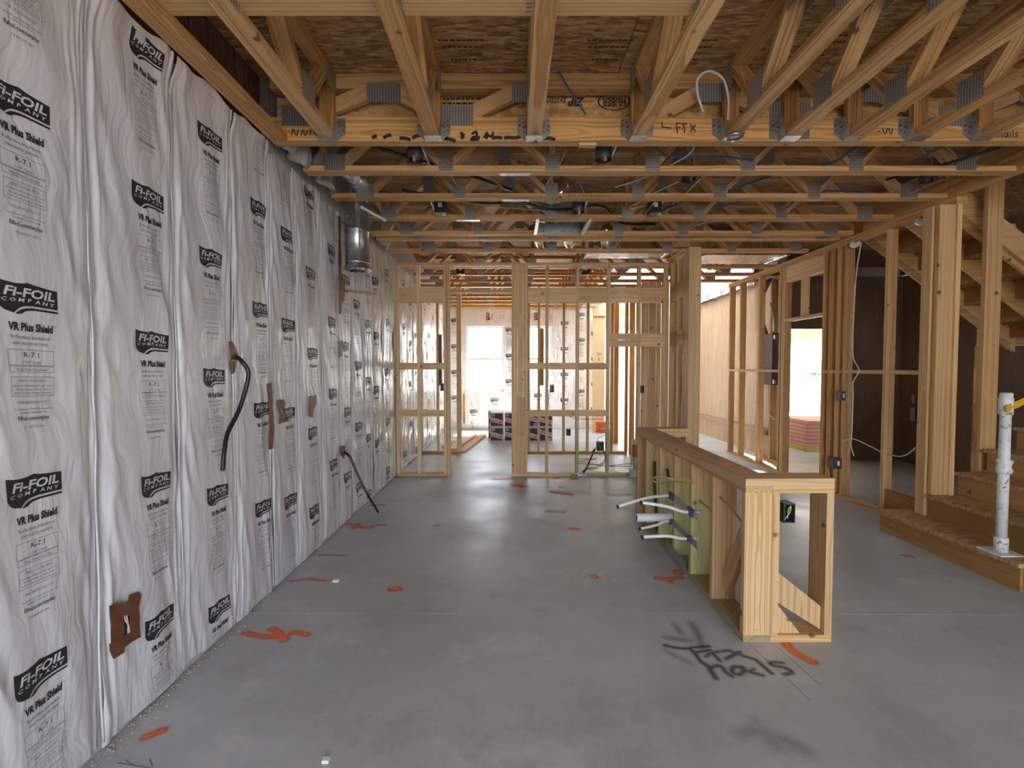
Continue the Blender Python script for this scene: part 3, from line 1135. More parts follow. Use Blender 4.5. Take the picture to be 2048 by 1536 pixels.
# girder truss: upright two-ply chords, wide webs
GY = 3.005
gird = empty('girder_truss', (-1.5, GY, ZB), 'deep double-ply girder truss crossing the whole room with metal hangers', 'girder')
for ply in (0, 1):
    y0 = GY + 0.039 * ply
    box('bottom_chord', -1.50, 6.0, y0, y0 + 0.038, ZB, ZB + 0.145, 'pine', gird)
box('top_chord', -1.50, 6.0, GY, GY + 0.077, Z_T - 0.09, Z_T, 'pine', gird)
GB = [-1.33, -0.35, 0.85, 1.72, 2.75, 3.75]
GT = [-0.80, 0.10, 1.25, 2.2, 3.25]
seq = sorted([(x, 0) for x in GB] + [(x, 1) for x in GT])
for (xa, ka), (xb, kb) in zip(seq[:-1], seq[1:]):
    if abs(xb - 0.85) < 0.01:
        continue
    za = ZB + 0.145 if ka == 0 else Z_T - 0.09
    zb = ZB + 0.145 if kb == 0 else Z_T - 0.09
    d = 0.05
    beam('web', (xa + d, GY + 0.019, za), (xb - d, GY + 0.019, zb), 0.09, 0.038, (0, 0, 1), 'pine', gird, (0, 0, 1), (0, 0, 1))
for x in [q for q in GB if q != 0.85]:
    plate(gird, x - 0.10, x + 0.11, GY - 0.003, GY, ZB + 0.09, ZB + 0.215) if x != 1.72 else plate(gird, x - 0.12, x + 0.13, GY - 0.003, GY, ZB + 0.01, ZB + 0.235)
for x in GT:
    plate(gird, x - 0.10, x + 0.11, GY - 0.003, GY, Z_T - 0.175, Z_T - 0.06)


def marker(name, s, origin, size, mat, parent, fit=None, rot=0.0, xa=(1, 0, 0), ya=(0, 0, 1), nr=(0, -1, 0), bold=0.01):
    Pm = Print()
    Pm.text(s, 0, 0, size, 0, fit=fit, bold=bold, res=1)
    return place_print(name, Pm, origin, xa, ya, nr, [mat], parent, 0.0015, rot)


def strokes(name, lines, origin, xa, ya, nr, r, mat, parent):
    """hand-drawn strokes: polylines in 2-D, each a flat ribbon"""
    Pm = Print()
    for ln in lines:
        pts = [Vector((*q, 0)) for q in ln]
        pts = [q for q in smooth_path(pts, 5)]
        v, f = [], []
        for i, q in enumerate(pts):
            d = (pts[min(i + 1, len(pts) - 1)] - pts[max(i - 1, 0)]).normalized()
            nn = Vector((-d.y, d.x, 0)) * r
            v += [(q + nn).xy, (q - nn).xy]
        f = [(2 * i, 2 * i + 1, 2 * i + 3, 2 * i + 2) for i in range(len(pts) - 1)]
        Pm.add([tuple(a) for a in v], f, 0)
    return place_print(name, Pm, origin, xa, ya, nr, [mat], parent, 0.0015)


XZ = ((1, 0, 0), (0, 0, 1), (0, -1, 0))
strokes('marker_writing', [[(0, 0.03), (0.008, -0.03)], [(0, 0.03), (0.03, 0.032)], [(0.003, 0.005), (0.026, 0.008)], [(0.046, 0.024), (0.05, 0.0), (0.052, -0.028)], [(0.034, 0.022), (0.05, 0.03), (0.068, 0.022)],
                           [(0.085, 0.025), (0.12, -0.02)], [(0.12, 0.02), (0.085, -0.02)], [(-0.09, 0.04), (-0.085, 0.01), (-0.06, 0.005), (-0.03, 0.0)]],
        (1.02, GY, ZB + 0.075), *XZ, 0.004, 'print_black', gird)
strokes('marker_writing', [[(0, 0), (0.01, 0.04), (0.03, 0.0), (0.045, 0.04)], [(0.06, 0.0), (0.07, 0.035), (0.085, 0.0), (0.1, 0.035)], [(0.115, 0.0), (0.12, 0.04)]], (-1.37, GY, ZB + 0.03), *XZ, 0.0035, 'print_black', gird)
strokes('marker_writing', [[(0, 0.0), (0.02, -0.035), (0.035, 0.0), (0.055, -0.035), (0.065, 0.0)], [(-0.03, -0.02), (-0.01, -0.02)]], (2.30, GY, ZB + 0.075), *XZ, 0.003, 'print_black', gird)
strokes('marker_writing', [[(0, 0), (0.005, 0.03), (0.02, 0.03), (0.025, 0)], [(0.05, 0.03), (0.035, 0.015), (0.05, 0.0), (0.06, 0.03), (0.062, 0.0)], [(0.075, 0.03), (0.078, 0)], [(0.09, 0.045), (0.095, 0)],
                           [(0.125, 0.03), (0.108, 0.02), (0.122, 0.008), (0.105, 0)], [(0.01, 0.07), (0.06, 0.075)]], (3.02, GY, ZB + 0.02), *XZ, 0.003, 'print_black', gird)
for k in range(3):
    a = k * 1.05 + 0.5
    strokes('marker_cross', [[(-0.09 * math.cos(a), -0.05 * math.sin(a)), (0.0, 0.0), (0.09 * math.cos(a), 0.05 * math.sin(a))]], (1.06, GY - 0.001, ZB + 0.07), *XZ, 0.0012, 'print_red', gird)
# spray lettering along the lower edge
for (x, w_, dz) in ((-0.87, 0.03, 0.01), (-0.80, 0.05, 0.02), (-0.70, 0.07, -0.01), (-0.62, 0.06, 0.02), (-0.52, 0.12, 0.0), (-0.42, 0.07, -0.02), (-0.31, 0.01, 0.03),
                                                                   (-0.25, 0.05, 0.0), (-0.17, 0.02, 0.03), (-0.12, 0.06, 0.0), (-0.05, 0.07, 0.0), (0.02, 0.09, 0.02), (0.07, 0.09, -0.02), (0.20, 0.07, -0.01)):
    strokes('spray_mark', [[(x, 0.0), (x + w_ * 0.5, dz * 0.5 + 0.004), (x + w_, dz)]], (0, GY, ZB + 0.015), *XZ, 0.011, 'print_black', gird)

strokes('pink_mark', [[(-0.03, 0.02), (0.0, 0.035), (0.03, 0.01), (0.01, -0.02), (-0.02, -0.01)], [(0.02, -0.02), (0.06, -0.05)]], (-1.20, GY - 0.001, 3.08), *XZ, 0.012, 'pink_ink', gird)
for k, ln in enumerate(([(-0.315, 0.045), (-0.31, 0.0)], [(-0.25, 0.03), (-0.225, 0.045), (-0.22, 0.02), (-0.255, -0.002), (-0.205, -0.002)], [(-0.16, 0.0), (-0.155, 0.045)], [(-0.155, 0.02), (-0.125, 0.02)], [(-0.12, 0.0), (-0.118, 0.045)])):
    strokes('spray_mark', [ln], (0, GY - 0.0005, ZB + 0.008), *XZ, 0.008, 'print_black', gird)
# strand-board behind the girder, stamped upside down
zip_ = box('sheathing_panel', -1.50, 6.0, GY + 0.085, GY + 0.10, ZB + 0.02, Z_T - 0.10, 'sheathing_osb', None)
tag(zip_, 'orange strand-board sheathing with black upside-down stamps behind the girder', 'sheathing')
Pz = Print()
Pz.text('ZIP', 0, 0, 0.075, 0, fit=0.11, bold=0.04, shear=0.25, res=2)
Pz.text('system', 0.135, 0.0, 0.072, 0, fit=0.14, bold=0.01, shear=0.25, res=2)
Ph = Print()
Ph.text('HUBER', -0.24, 0.002, 0.075, 0, fit=0.15, bold=0.02, res=2)
for k in range(24):
    a0, a1 = 2 * math.pi * k / 24, 2 * math.pi * (k + 1) / 24
    ring = []
    for a in (a0, a1):
        for rr in (1.0, 0.9):
            ring.append((-0.24 + 0.105 * rr * math.cos(a), 0.024 + 0.056 * rr * math.sin(a)))
    Ph.add(ring, [(0, 1, 3, 2)], 0)
place_print('stamp', Pz, (0.41, GY + 0.085, 3.168), (1, 0, 0), (0, 0, 1), (0, -1, 0), ['print_black'], zip_, 0.0015, math.pi)
place_print('stamp_oval', Ph, (0.41, GY + 0.085, 3.168), (1, 0, 0), (0, 0, 1), (0, -1, 0), ['print_black'], zip_, 0.0015, math.pi)
Pd = Print()
for k in range(4):
    xx = -0.16
    while xx < 0.16 - 0.04 * k:
        ww = random.uniform(0.012, 0.035)
        Pd.rect(xx, xx + ww, -0.028 * k, -0.028 * k + (0.018 if k == 2 else 0.012), 0)
        xx += ww + 0.007
place_print('stamp_lines', Pd, (-0.28, GY + 0.085, 3.155), (1, 0, 0), (0, 0, 1), (0, -1, 0), ['print_black'], zip_, 0.0015)['kind'] = 'stuff'

marker('marker_writing', 'E10  D5554  90', (0.60, YT[1] - 0.001, ZB + 0.008), 0.032, 'ink_green', truss_two, fit=0.27)
# lengthwise trusses hung on the girder
HX = [-1.135, -0.485, 0.135, 0.775, 1.345, 1.71, 2.10, 2.50, 2.90, 3.30]


def truss_y(X, k):
    t = empty('floor_truss', (X, GY, ZB), '%s lengthwise floor truss from the foil wall, hung on the girder' % ORD[k], 'truss', 'lengthwise trusses above the viewer')
    x0, x1 = X - 0.0445, X + 0.0445
    ye = GY - 0.006
    box('bottom_chord', x0, x1, -2.9, ye, ZB, ZB + 0.038, 'pine', t)
    box('top_chord', x0, x1, -2.9, ye, Z_T - 0.038, Z_T, 'pine', t)
    zb, zt = ZB + 0.038, Z_T - 0.038
    box('end_web', x0, x1, ye - 0.04, ye, zb, zt, 'pine_warm', t)
    jb, jt = 2.60, 2.955
    first = True
    while jb > -2.4:
        beam('web', (X, jb + 0.025, zb), (X, jt - 0.025 - (0.04 if first else 0), zt), 0.0889, 0.038, (1, 0, 0), 'pine', t, (0, 0, 1), (0, 0, 1))
        jt2 = jb - 0.36
        beam('web', (X, jb - 0.025, zb), (X, jt2 + 0.025, zt), 0.0889, 0.038, (1, 0, 0), 'pine', t, (0, 0, 1), (0, 0, 1))
        if jb > 1.0:
            for s in (-1, 1):
                xa, xb = (x0 - 0.003, x0) if s < 0 else (x1, x1 + 0.003)
                box('gang_plate', xa, xb, jb - 0.075, jb + 0.075, ZB + 0.006, ZB + 0.15, 'gang_plate', t)
                jj = min(jt, 2.93)
                box('gang_plate', xa, xb, jj - 0.07, jj + 0.06, Z_T - 0.14, Z_T - 0.005, 'gang_plate', t)
        jt = jt2
        jb = jt2 - 0.36
        first = False
    return t


def hanger(X, k):
    h = empty('joist_hanger', (X, GY, ZB), '%s galvanized truss hanger from the foil wall on the girder' % ORD[k], 'hanger', 'hangers on the girder')
    w = 0.047
    box('seat', X - w, X + w, GY - 0.075, GY - 0.001, ZB - 0.006, ZB - 0.001, 'galvanized', h)
    for s in (-1, 1):
        xs = X + s * w
        xo = X + s * (w + 0.055)
        # side stirrup
        prism('stirrup', [(GY - 0.075, ZB - 0.006), (GY - 0.002, ZB - 0.006), (GY - 0.002, ZB + 0.135), (GY - 0.03, ZB + 0.135)], 'X', min(xs, xs + s * 0.003), max(xs, xs + s * 0.003), 'galvanized', h)
        # nailing flange with clipped corner
        poly = [(xs, ZB - 0.006), (xo, ZB + 0.04), (xo, ZB + 0.135), (xs, ZB + 0.135)]
        if s < 0:
            poly = poly[::-1]
        fl = prism('flange', poly, 'Y', GY - 0.0035, GY - 0.0005, 'galvanized', h)
        vv, ff = [], []
        for (ix, iz) in ((0.3, 0.05), (0.75, 0.06), (0.3, 0.08), (0.75, 0.09), (0.3, 0.11), (0.75, 0.12)):
            cx, cz = xs + s * 0.055 * ix, ZB + iz
            b = len(vv)
            for q in range(8):
                vv.append((cx + 0.0038 * math.cos(q * math.pi / 4), GY - 0.0045, cz + 0.0038 * math.sin(q * math.pi / 4)))
            ff.append(tuple(range(b, b + 8)))
        nl = mesh('nail_holes', vv, ff, 'black_plastic', fl)
        nl.location = -(Vector(fl.location) + Vector(h.location))


for k, X in enumerate(HX):
    truss_y(X, k)
    hanger(X, k)
# wall-side chord with no hanger, and strongback
o = box('wall_truss_chord', -1.50, -1.395, -2.9, GY - 0.006, ZB, ZB + 0.038, 'pine_warm')
tag(o, 'flat pine chord running along the top of the foil wall', 'lumber')
o = box('strongback', -1.48, 0.745, 1.92, 2.009, ZB + 0.0385, ZB + 0.115, 'pine_fresh')
tag(o, 'crosswise pine strongback lying on the lengthwise trusses', 'lumber')
for k, ch in enumerate('102'):
    marker('stamp_digit', ch, (0.075, 1.985 - 0.022 * k, ZB + 0.0385), 0.03, 'print_grey', o, rot=math.pi / 2, xa=(1, 0, 0), ya=(0, -1, 0), nr=(0, 0, -1))

# header beam over the stairwell edge
hb = box('stair_beam', 3.62, 3.71, 3.09, 4.95, ZB + 0.001, ZB + 0.29, 'pine')
tag(hb, 'deep pine beam above the stair-side top plate', 'beam')

# ------------------------------------------------------------------ framed partitions
S2, S4, S6, S10 = 0.038, 0.089, 0.14, 0.235


def stud_x(parent, x0, x1, Y, z0, z1, d=S4, mat='pine', name='stud'):
    return box(name, x0, x1, Y, Y + d, z0, z1, mat, parent)


# partition across the room
Y1 = 6.285
wm = empty('wall_partition', (0.3, Y1, 0), 'open stud partition with doorway across the end of the room', None, None, 'structure')
ZT1 = 2.79
box('top_plate', -1.53, 2.06, Y1, Y1 + S4, ZT1, ZT1 + 0.036, 'pine_pale', wm)
box('bottom_plate', -1.53, -0.82, Y1, Y1 + S4, 0, S2, 'pine_pale', wm)
box('bottom_plate', -0.005, 0.86, Y1, Y1 + S4, 0, S2, 'pine_pale', wm)
box('bottom_plate', 0.86, 2.06, Y1, Y1 + S4, 0, S2, 'pine_stained', wm)
for a, b, m in ((-1.535, -1.497, 'pine_pale'), (-1.255, -1.217, 'pine_pale'), (-0.905, -0.867, 'pine_pale'), (-0.862, -0.824, 'pine_pale'), (-0.005, 0.033, 'pine_pale'), (0.035, 0.073, 'pine_pale'), (0.168, 0.206, 'pine_pale'),
                (0.445, 0.483, 'pine_pale'), (0.849, 0.887, 'pine_stained'), (1.256, 1.294, 'pine_stained'), (1.66, 1.698, 'pine_pale'), (2.018, 2.056, 'pine_pale')):
    stud_x(wm, a, b, Y1, S2, ZT1, S4, m)
zz = S2
for h_ in (0.50, 0.52, 0.36, 0.44, 0.3, 0.6):
    z2 = min(zz + h_, ZT1)
    box('packing_block', 0.074, 0.167, Y1 + 0.012, Y1 + 0.05, zz, z2 - 0.0006, 'pine_pale', wm)
    zz = z2
    if zz >= ZT1:
        break
if zz < ZT1:
    box('packing_block', 0.074, 0.167, Y1 + 0.012, Y1 + 0.05, zz, ZT1, 'pine_pale', wm)


def blocks(parent, xs, Y, z0, z1, mat='pine_pale', d=S2):
    for a, b in zip(xs[:-1], xs[1:]):
        box('blocking', a + 0.001, b - 0.001, Y, Y + d, z0, z1, mat, parent)


def pairs(parent, lst, Y, z0, z1, mat='pine_pale', d=S2):
    for a, b in lst:
        box('blocking', a + 0.001, b - 0.001, Y, Y + d, z0, z1, mat, parent)


LB = [(-1.497, -1.255), (-1.217, -0.905)]
RB = [(0.206, 0.445), (0.483, 0.849), (0.887, 1.256)]
RB2 = RB + [(1.294, 1.66), (1.698, 2.018)]
for lst in (LB, RB2):
    pairs(wm, lst, Y1, 2.305, 2.50, 'pine_pale')
for lst in (LB, RB):
    pairs(wm, lst, Y1, 1.425, 1.512)
    pairs(wm, lst, Y1, 0.80, 0.885)
pairs(wm, [(1.294, 1.66), (1.698, 2.018)], Y1, 1.815, 1.90)
pairs(wm, [(1.294, 1.66), (1.698, 2.018)], Y1, 1.725, 1.812)
box('door_header', -0.823, -0.006, Y1, Y1 + S4, 2.435, 2.473, 'pine_pale', wm)

# return to the corner post (pantry side)
wr_ = empty('wall_pantry', (2.1, 6, 0), 'short return wall with blocking beside the corner post', None, None, 'structure')
XR = 2.06
box('top_plate', XR, XR + S4, 5.60, Y1, ZT1, ZT1 + S2, 'pine_pale', wr_)
box('bottom_plate', XR, XR + S4, 5.60, Y1, 0, S2, 'pine_stained', wr_)
for yy in (6.20, 5.93, 5.72):
    box('stud', XR, XR + S4, yy, yy + S2, S2, ZT1, 'pine_pale', wr_)
for z0, z1 in ((2.30, 2.50), (1.73, 1.90)):
    box('blocking', XR, XR + S2, 5.97, 6.20, z0, z1, 'pine_pale', wr_)
    box('blocking', XR, XR + S2, 5.76, 5.93, z0, z1, 'pine_pale', wr_)
box('corner_post', XR - 0.005, XR + 0.135, 5.55, 5.70, 0, 2.845, 'pine_pale', wr_)
box('brace_cap', XR - 0.03, XR + 0.14, 5.70, 6.3, 2.84, 2.858, 'pine_pale', wr_)

# second partition, further in
Y2 = 7.93
w2 = empty('wall_inner', (0.3, Y2, 0), 'second open stud partition in the front room', None, None, 'structure')
box('bottom_plate', -1.54, -0.85, Y2, Y2 + S4, 0, S2, 'pine_warm', w2)
box('bottom_plate', 0.26, 1.93, Y2, Y2 + S4, 0, S2, 'pine_warm', w2)
box('top_plate', -1.54, 2.6, Y2, Y2 + S4, 2.79, 2.828, 'pine_warm', w2)
for a in (-1.54, -1.262, -0.925, 0.262, 0.43, 0.847, 1.25, 1.652, 1.90):
    stud_x(w2, a, a + (0.075 if a == -0.925 else S2), Y2, S2, 2.79, S4, 'pine_warm' if a > 1.5 else 'pine_pale')
box('packing_strip', 0.47, 0.53, Y2, Y2 + S2, 1.15, 2.1, 'pine_warm', w2)
box('packing_strip', -1.222, -1.17, Y2, Y2 + S2, 1.15, 2.0, 'tape_brown', w2)
for (a, b) in ((2.045, 2.15), (2.162, 2.268), (2.28, 2.345), (2.362, 2.47)):
    stud_x(w2, a, b, Y2 - 0.42, 0.0, 2.79, S2, 'pine_pale')
stud_x(w2, 1.955, 2.035, Y2 - 0.05, 0.0, 2.79, S2, 'pine_warm')
box('door_jamb', 1.94, 2.02, 9.0, 9.14, 0, 2.79, 'pine_warm', w2)

# right-hand stud wall toward the stairs
XW = 3.65
wr = empty('wall_stair', (XW, 5.6, 0), 'open stud wall on the right with a doorway and mid-height blocking', None, None, 'structure')
box('top_plate', XW, XW + S4, 3.95, 8.05, 2.79, 2.828, 'pine', wr)
box('top_plate', XW, XW + S4, 3.95, 8.05, 2.828, 2.858, 'pine', wr)
box('bottom_plate', XW, XW + S4, 6.40, 8.05, 0, S2, 'pine', wr)
box('bottom_plate', XW, XW + S4, 4.20, 5.55, 0, S2, 'pine', wr)
for yy in (8.00, 7.63, 7.06, 6.50, 6.44, 6.40, 5.59, 5.48, 5.35, 5.24, 4.66):
    z1 = 2.79
    z0 = S2 if yy not in (5.59,) else 0.0
    box('stud', XW, XW + S4, yy - S2 / 2, yy + S2 / 2, z0, z1, 'pine_fresh' if yy < 5.0 else 'pine', wr)
box('door_header', XW + 0.005, XW + S4 - 0.005, 5.61, 6.38, 2.58, 2.79, 'pine_fresh', wr)
box('door_sill_plate', XW, XW + S4, 5.61, 6.38, 2.06, 2.098, 'pine_fresh', wr)
box('cripple', XW, XW + S4, 6.00, 6.038, 2.098, 2.58, 'pine_fresh', wr)
for a, b in ((7.65, 7.98), (7.08, 7.61), (6.52, 7.04), (5.50, 5.57), (5.37, 5.46), (5.26, 5.33), (4.68, 5.22), (4.10, 4.64)):
    box('blocking', XW, XW + S4, a, b, 1.385, 1.423, 'pine_fresh', wr)
box('floor_blocking', XW + 0.02, XW + 0.06, 4.23, 4.64, S2, 0.25, 'pine_warm', wr)
# end post of three plies standing at the stair foot
for (a, b, y0, y1, z0, m) in ((3.50, 3.538, 4.002, 4.091, 0.191, 'pine_fresh'), (3.539, 3.577, 4.002, 4.091, 0.191, 'pine'), (3.52, 3.655, 3.955, 3.993, 0.381, 'pine_fresh'), (3.656, 3.694, 3.94, 4.029, 0.381, 'pine_fresh')):
    box('end_stud', a, b, y0, y1, z0, 2.79, m, wr)

# closet return behind it with the panel box
wc = empty('wall_closet', (4.0, 7.3, 0), 'short stud return holding the breaker panel', None, None, 'structure')
for yy in (7.70, 7.30, 6.95):
    box('stud', 3.98, 4.07, yy, yy + S2, S2, 2.79, 'pine', wc)
box('bottom_plate', 3.98, 4.07, 6.95, 7.74, 0, S2, 'pine_warm', wc)
box('top_plate', 3.98, 4.07, 6.95, 7.74, 2.79, 2.828, 'pine_warm', wc)

# wall between the stair flights
wsf = empty('wall_flight', (4.4, 4.1, 0), 'studs between the two stair flights', None, None, 'structure')
box('stud', 4.02, 4.155, 4.06, 4.098, 0.57, 3.05, 'pine_fresh', wsf)
box('stud', 5.21, 5.25, 5.27, 5.36, 0.0, 1.69, 'pine', wsf)
box('stud', 5.33, 5.37, 5.27, 5.36, 0.0, 1.69, 'pine', wsf)
box('landing_beam', 5.18, 6.04, 5.27, 5.31, 1.69, 1.90, 'pine_fresh', wsf)
box('stud', 4.60, 4.64, 4.06, 4.15, 0.95, 3.05, 'pine', wsf)

# ------------------------------------------------------------------ STAIRS
st = empty('staircase', (3.3, 3.6, 0), 'unfinished strand-board staircase rising to the right past the stud wall', 'staircase')
RISE, GO = 0.19, 0.245
for k in range(10):
    xr = 3.28 + GO * k
    z1 = RISE * (k + 1)
    yb = 4.19 if k == 0 else 3.99
    box('riser', xr, xr + 0.02, 3.02, yb, RISE * k, z1 - 0.0285, 'stair_wood', st)
    box('tread', xr - 0.03, xr + GO + 0.02, 3.005, yb, z1 - 0.028, z1, 'tread_osb', st)
box('landing', 5.75, 6.04, 3.0, 5.27, 1.87, 1.90, 'tread_osb', st)
for y_ in (3.06, 3.5, 3.93):
    prism('stringer', [(3.345, 0.0), (3.75, 0.0), (5.73, 1.53), (5.73, 1.85)], 'Y', y_, y_ + 0.038, 'pine', st)
box('skirt_board', 3.36, 3.40, 2.94, 3.0, 0.0, 0.55, 'stair_wood', st)
# upper flight going back over the first
up = empty('upper_flight', (4.5, 4.8, 1.9), 'upper stair flight with notched stringers seen from below', 'staircase')


def uz(X):
    return 2.97 - 0.74 * (X - 3.98)


for y_ in (4.22, 4.72, 5.25):
    xa, xb = 3.72, 5.55
    prism('stringer', [(xa, uz(xa) - 0.19), (xb, uz(xb) - 0.19), (xb, uz(xb) + 0.04), (xa, uz(xa) + 0.04)], 'Y', y_, y_ + 0.038, 'pine_fresh', up)
for y_ in (4.262, 5.215):
    xa, xb = 3.72, 5.45
    prism('cleat', [(xa, uz(xa) - 0.24), (xb, uz(xb) - 0.24), (xb, uz(xb) - 0.16), (xa, uz(xa) - 0.16)], 'Y', y_, y_ + 0.034, 'pine', up)
for k in range(7):
    xx = 5.50 - 0.257 * k
    zt = uz(xx) + 0.12
    for a, b in ((4.259, 4.719), (4.759, 5.249)):
        box('riser', xx - 0.02, xx, a, b, zt - 0.19, zt - 0.028, 'stair_wood', up)
        box('tread', xx - 0.277, xx + 0.0, a, b, zt - 0.027, zt, 'tread_osb', up)
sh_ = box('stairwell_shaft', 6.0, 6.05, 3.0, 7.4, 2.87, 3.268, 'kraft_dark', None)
tag(sh_, 'kraft-papered band above the right party wall', None, None, 'structure')
sh_.name = 'trim_1'

# white adjustable steel post on the first tread
sp = empty('steel_post', (3.335, 3.20, 0.19), 'white chipped steel jack post standing on the bottom tread', 'post')
X0, Y0 = 3.335, 3.20
box('base_plate', X0 - 0.085, X0 + 0.075, Y0 - 0.085, Y0 + 0.085, 0.1905, 0.199, 'rusty_white_paint', sp)
lathe('foot_collar', [(0.0, 0.199), (0.038, 0.199), (0.038, 0.29), (0.034, 0.295), (0.0, 0.295)], (X0, Y0, 0), 'rusty_white_paint', sp)
lathe('tube', [(0.0, 0.29), (0.030, 0.29), (0.030, 1.17), (0.0, 1.17)], (X0, Y0, 0), 'rusty_white_paint', sp)
lathe('coupling', [(0.03, 0.73), (0.041, 0.735), (0.041, 0.765), (0.038, 0.77), (0.038, 0.79), (0.041, 0.795), (0.041, 0.82), (0.03, 0.83)], (X0, Y0, 0), 'rusty_white_paint', sp)
lathe('head_collar', [(0.03, 1.13), (0.038, 1.135), (0.038, 1.24), (0.034, 1.245), (0.034, 1.275), (0.028, 1.28), (0.0, 1.28)], (X0, Y0, 0), 'rusty_white_paint', sp)
for zz in (0.75, 0.81):
    lathe('bolt', [(0.0, 0.0), (0.012, 0.0), (0.012, 0.02), (0.0, 0.02)], (X0 + 0.038, Y0, zz), 'rusty_white_paint', sp, 8, 'X')
lathe('bolt', [(0.0, 0.0), (0.012, 0.0), (0.012, 0.015), (0.0, 0.015)], (X0 - 0.05, Y0 - 0.01, 0.245), 'rusty_white_paint', sp, 8, 'X')
o = beam('warning_tape', (X0 - 0.045, Y0 - 0.045, 1.17), (3.62, Y0 + 0.02, 1.29), 0.045, 0.002, (0, 0, 1), 'yellow_tape')
tag(o, 'flat yellow warning tape tied to the steel post head', 'tape')

# ------------------------------------------------------------------ ISLAND HALF WALL (U-shaped knee wall)
kw = empty('half_wall', (1.3, 3.5, 0), 'U-shaped pine knee wall with plumbing stubs in the middle of the room', 'half wall')
KX, KY0, KY1, KR = 1.22, 2.46, 4.62, 1.685
KD = 0.142
ZK = 0.794
box('bottom_plate', KX, KX + KD, KY0, KY1, 0, S2, 'treated', kw)
box('lower_top_plate', KX, KX + KD, KY0, KY1, ZK, ZK + S2, 'pine_fresh', kw)
box('upper_top_plate', KX, KX + KD, KY0 + KD, KY1 - KD, ZK + S2, ZK + 2 * S2, 'pine_fresh', kw)
for yy, m, d in ((KY0, 'pine_fresh', S2), (2.855, 'pine_fresh', S2), (3.20, 'pine_green', S2), (3.535, 'pine_green', S2), (3.90, 'pine_green', S2), (4.28, 'pine_green', S2), (KY1 - S2, 'pine_fresh', S2)):
    box('stud', KX, KX + KD, yy, yy + d, S2, ZK, m, kw)
# returns at both ends
for (ya, yb, nm) in ((KY0, KY0 + KD, 'near'), (KY1 - KD, KY1, 'far')):
    box('upper_top_plate', KX, KR, ya, yb, ZK + S2, ZK + 2 * S2, 'pine_fresh', kw)
    box('lower_top_plate', KX + KD + 0.001, KR, ya, yb, ZK, ZK + S2, 'pine_fresh', kw)
    box('bottom_plate', KX + KD + 0.001, KR, ya, yb, 0, S2, 'pine_fresh', kw)
    box('stud', KX + KD + 0.001, KX + KD + 0.039, ya, yb, S2, ZK, 'pine_fresh', kw)
    box('stud', KR - S2, KR, ya, yb, S2, ZK, 'pine_fresh', kw)
# diagonal block and corner gusset in the near return
prism('diagonal_block', [(1.404, 0.37), (1.404, 0.205), (1.645, 0.052), (1.645, 0.178)], 'Y', KY0 + 0.03, KY0 + 0.068, 'pine_fresh', kw)
prism('corner_gusset', [(1.404, 0.20), (1.404, S2), (1.53, S2)], 'Y', KY0 + 0.02, KY0 + 0.058, 'pine_fresh', kw)
# diagonal brace inside the first stud bay
beam('brace', (KX + 0.08, 2.55, 0.62), (KX + 0.08, 2.84, 0.12), 0.089, 0.038, (0, 0.5, 0.3), 'pine_fresh', kw)
box('nail_shield', KX - 0.012, KX - 0.004, 3.28, 3.68, 0.0, 0.095, 'steel', kw)

# pipe straps, pex stubs, drain
pl = empty('plumbing_rough_in', (1.2, 3.4, 0.1), 'white drain and supply stubs in purple-clipped steel straps on the knee wall', 'plumbing')
for z0 in (0.475, 0.285):
    box('strap', KX - 0.014, KX - 0.010, 3.06, 3.66, z0 - 0.022, z0 + 0.022, 'steel', pl)


def stub(y, z, xe, ze, r, ye=None, bend=0.0):
    ye = y if ye is None else ye
    cl = lathe('clip', [(0.0, -0.018), (0.020, -0.018), (0.024, 0.0), (0.020, 0.018), (0.0, 0.018)], (KX - 0.014, y, z), 'purple_plastic', pl, 12, 'X')
    p_ = tube('supply_pipe', [(KX + 0.05, y, z), (KX - 0.06, y, z), ((KX + xe) / 2, (y + ye) / 2, (z + ze) / 2 + bend), (xe, ye, ze)], r, 'white_plastic', pl, 12)
    tube('pipe_cap', [(xe + 0.004, ye, ze), (xe - 0.012, ye, ze - 0.004)], r + 0.002, 'black_plastic', p_, 10, smooth=False)


stub(3.58, 0.475, 0.80, 0.405, 0.0115, 3.54, 0.022)
stub(3.18, 0.475, 0.885, 0.53, 0.0115, 3.21, 0.004)
stub(3.56, 0.285, 0.97, 0.232, 0.0105, 3.55, 0.0)
stub(3.20, 0.285, 0.90, 0.285, 0.0115, 3.23, 0.012)
box('clip_block', KX - 0.02, KX - 0.004, 3.52, 3.62, 0.45, 0.50, 'purple_plastic', pl)
box('clip_block', KX - 0.02, KX - 0.004, 3.13, 3.22, 0.45, 0.50, 'purple_plastic', pl)
tube('drain_arm', [(KX + 0.06, 3.60, 0.31), (0.93, 3.52, 0.325)], 0.031, 'white_plastic', pl, 16, smooth=False)
tube('drain_arm_bore', [(0.932, 3.52, 0.325), (0.929, 3.52, 0.325)], 0.027, 'grey_plastic', pl, 16, smooth=False)
tube('drain_stack', [(KX + 0.045, 3.60, 0.0), (KX + 0.045, 3.60, 0.42)], 0.029, 'white_plastic', pl, 16, smooth=False)
lathe('drain_hub', [(0.03, 0.27), (0.037, 0.275), (0.037, 0.35), (0.03, 0.355)], (KX + 0.045, 3.60, 0), 'white_plastic', pl, 16)

o = tube('red_valve', [(KX + 0.05, 3.25, 0.04), (KX + 0.05, 3.25, 0.14), (KX + 0.055, 3.25, 0.20)], 0.018, 'dark_red')
tag(o, 'dark red capped pipe standing in a knee-wall bay', 'pipe')
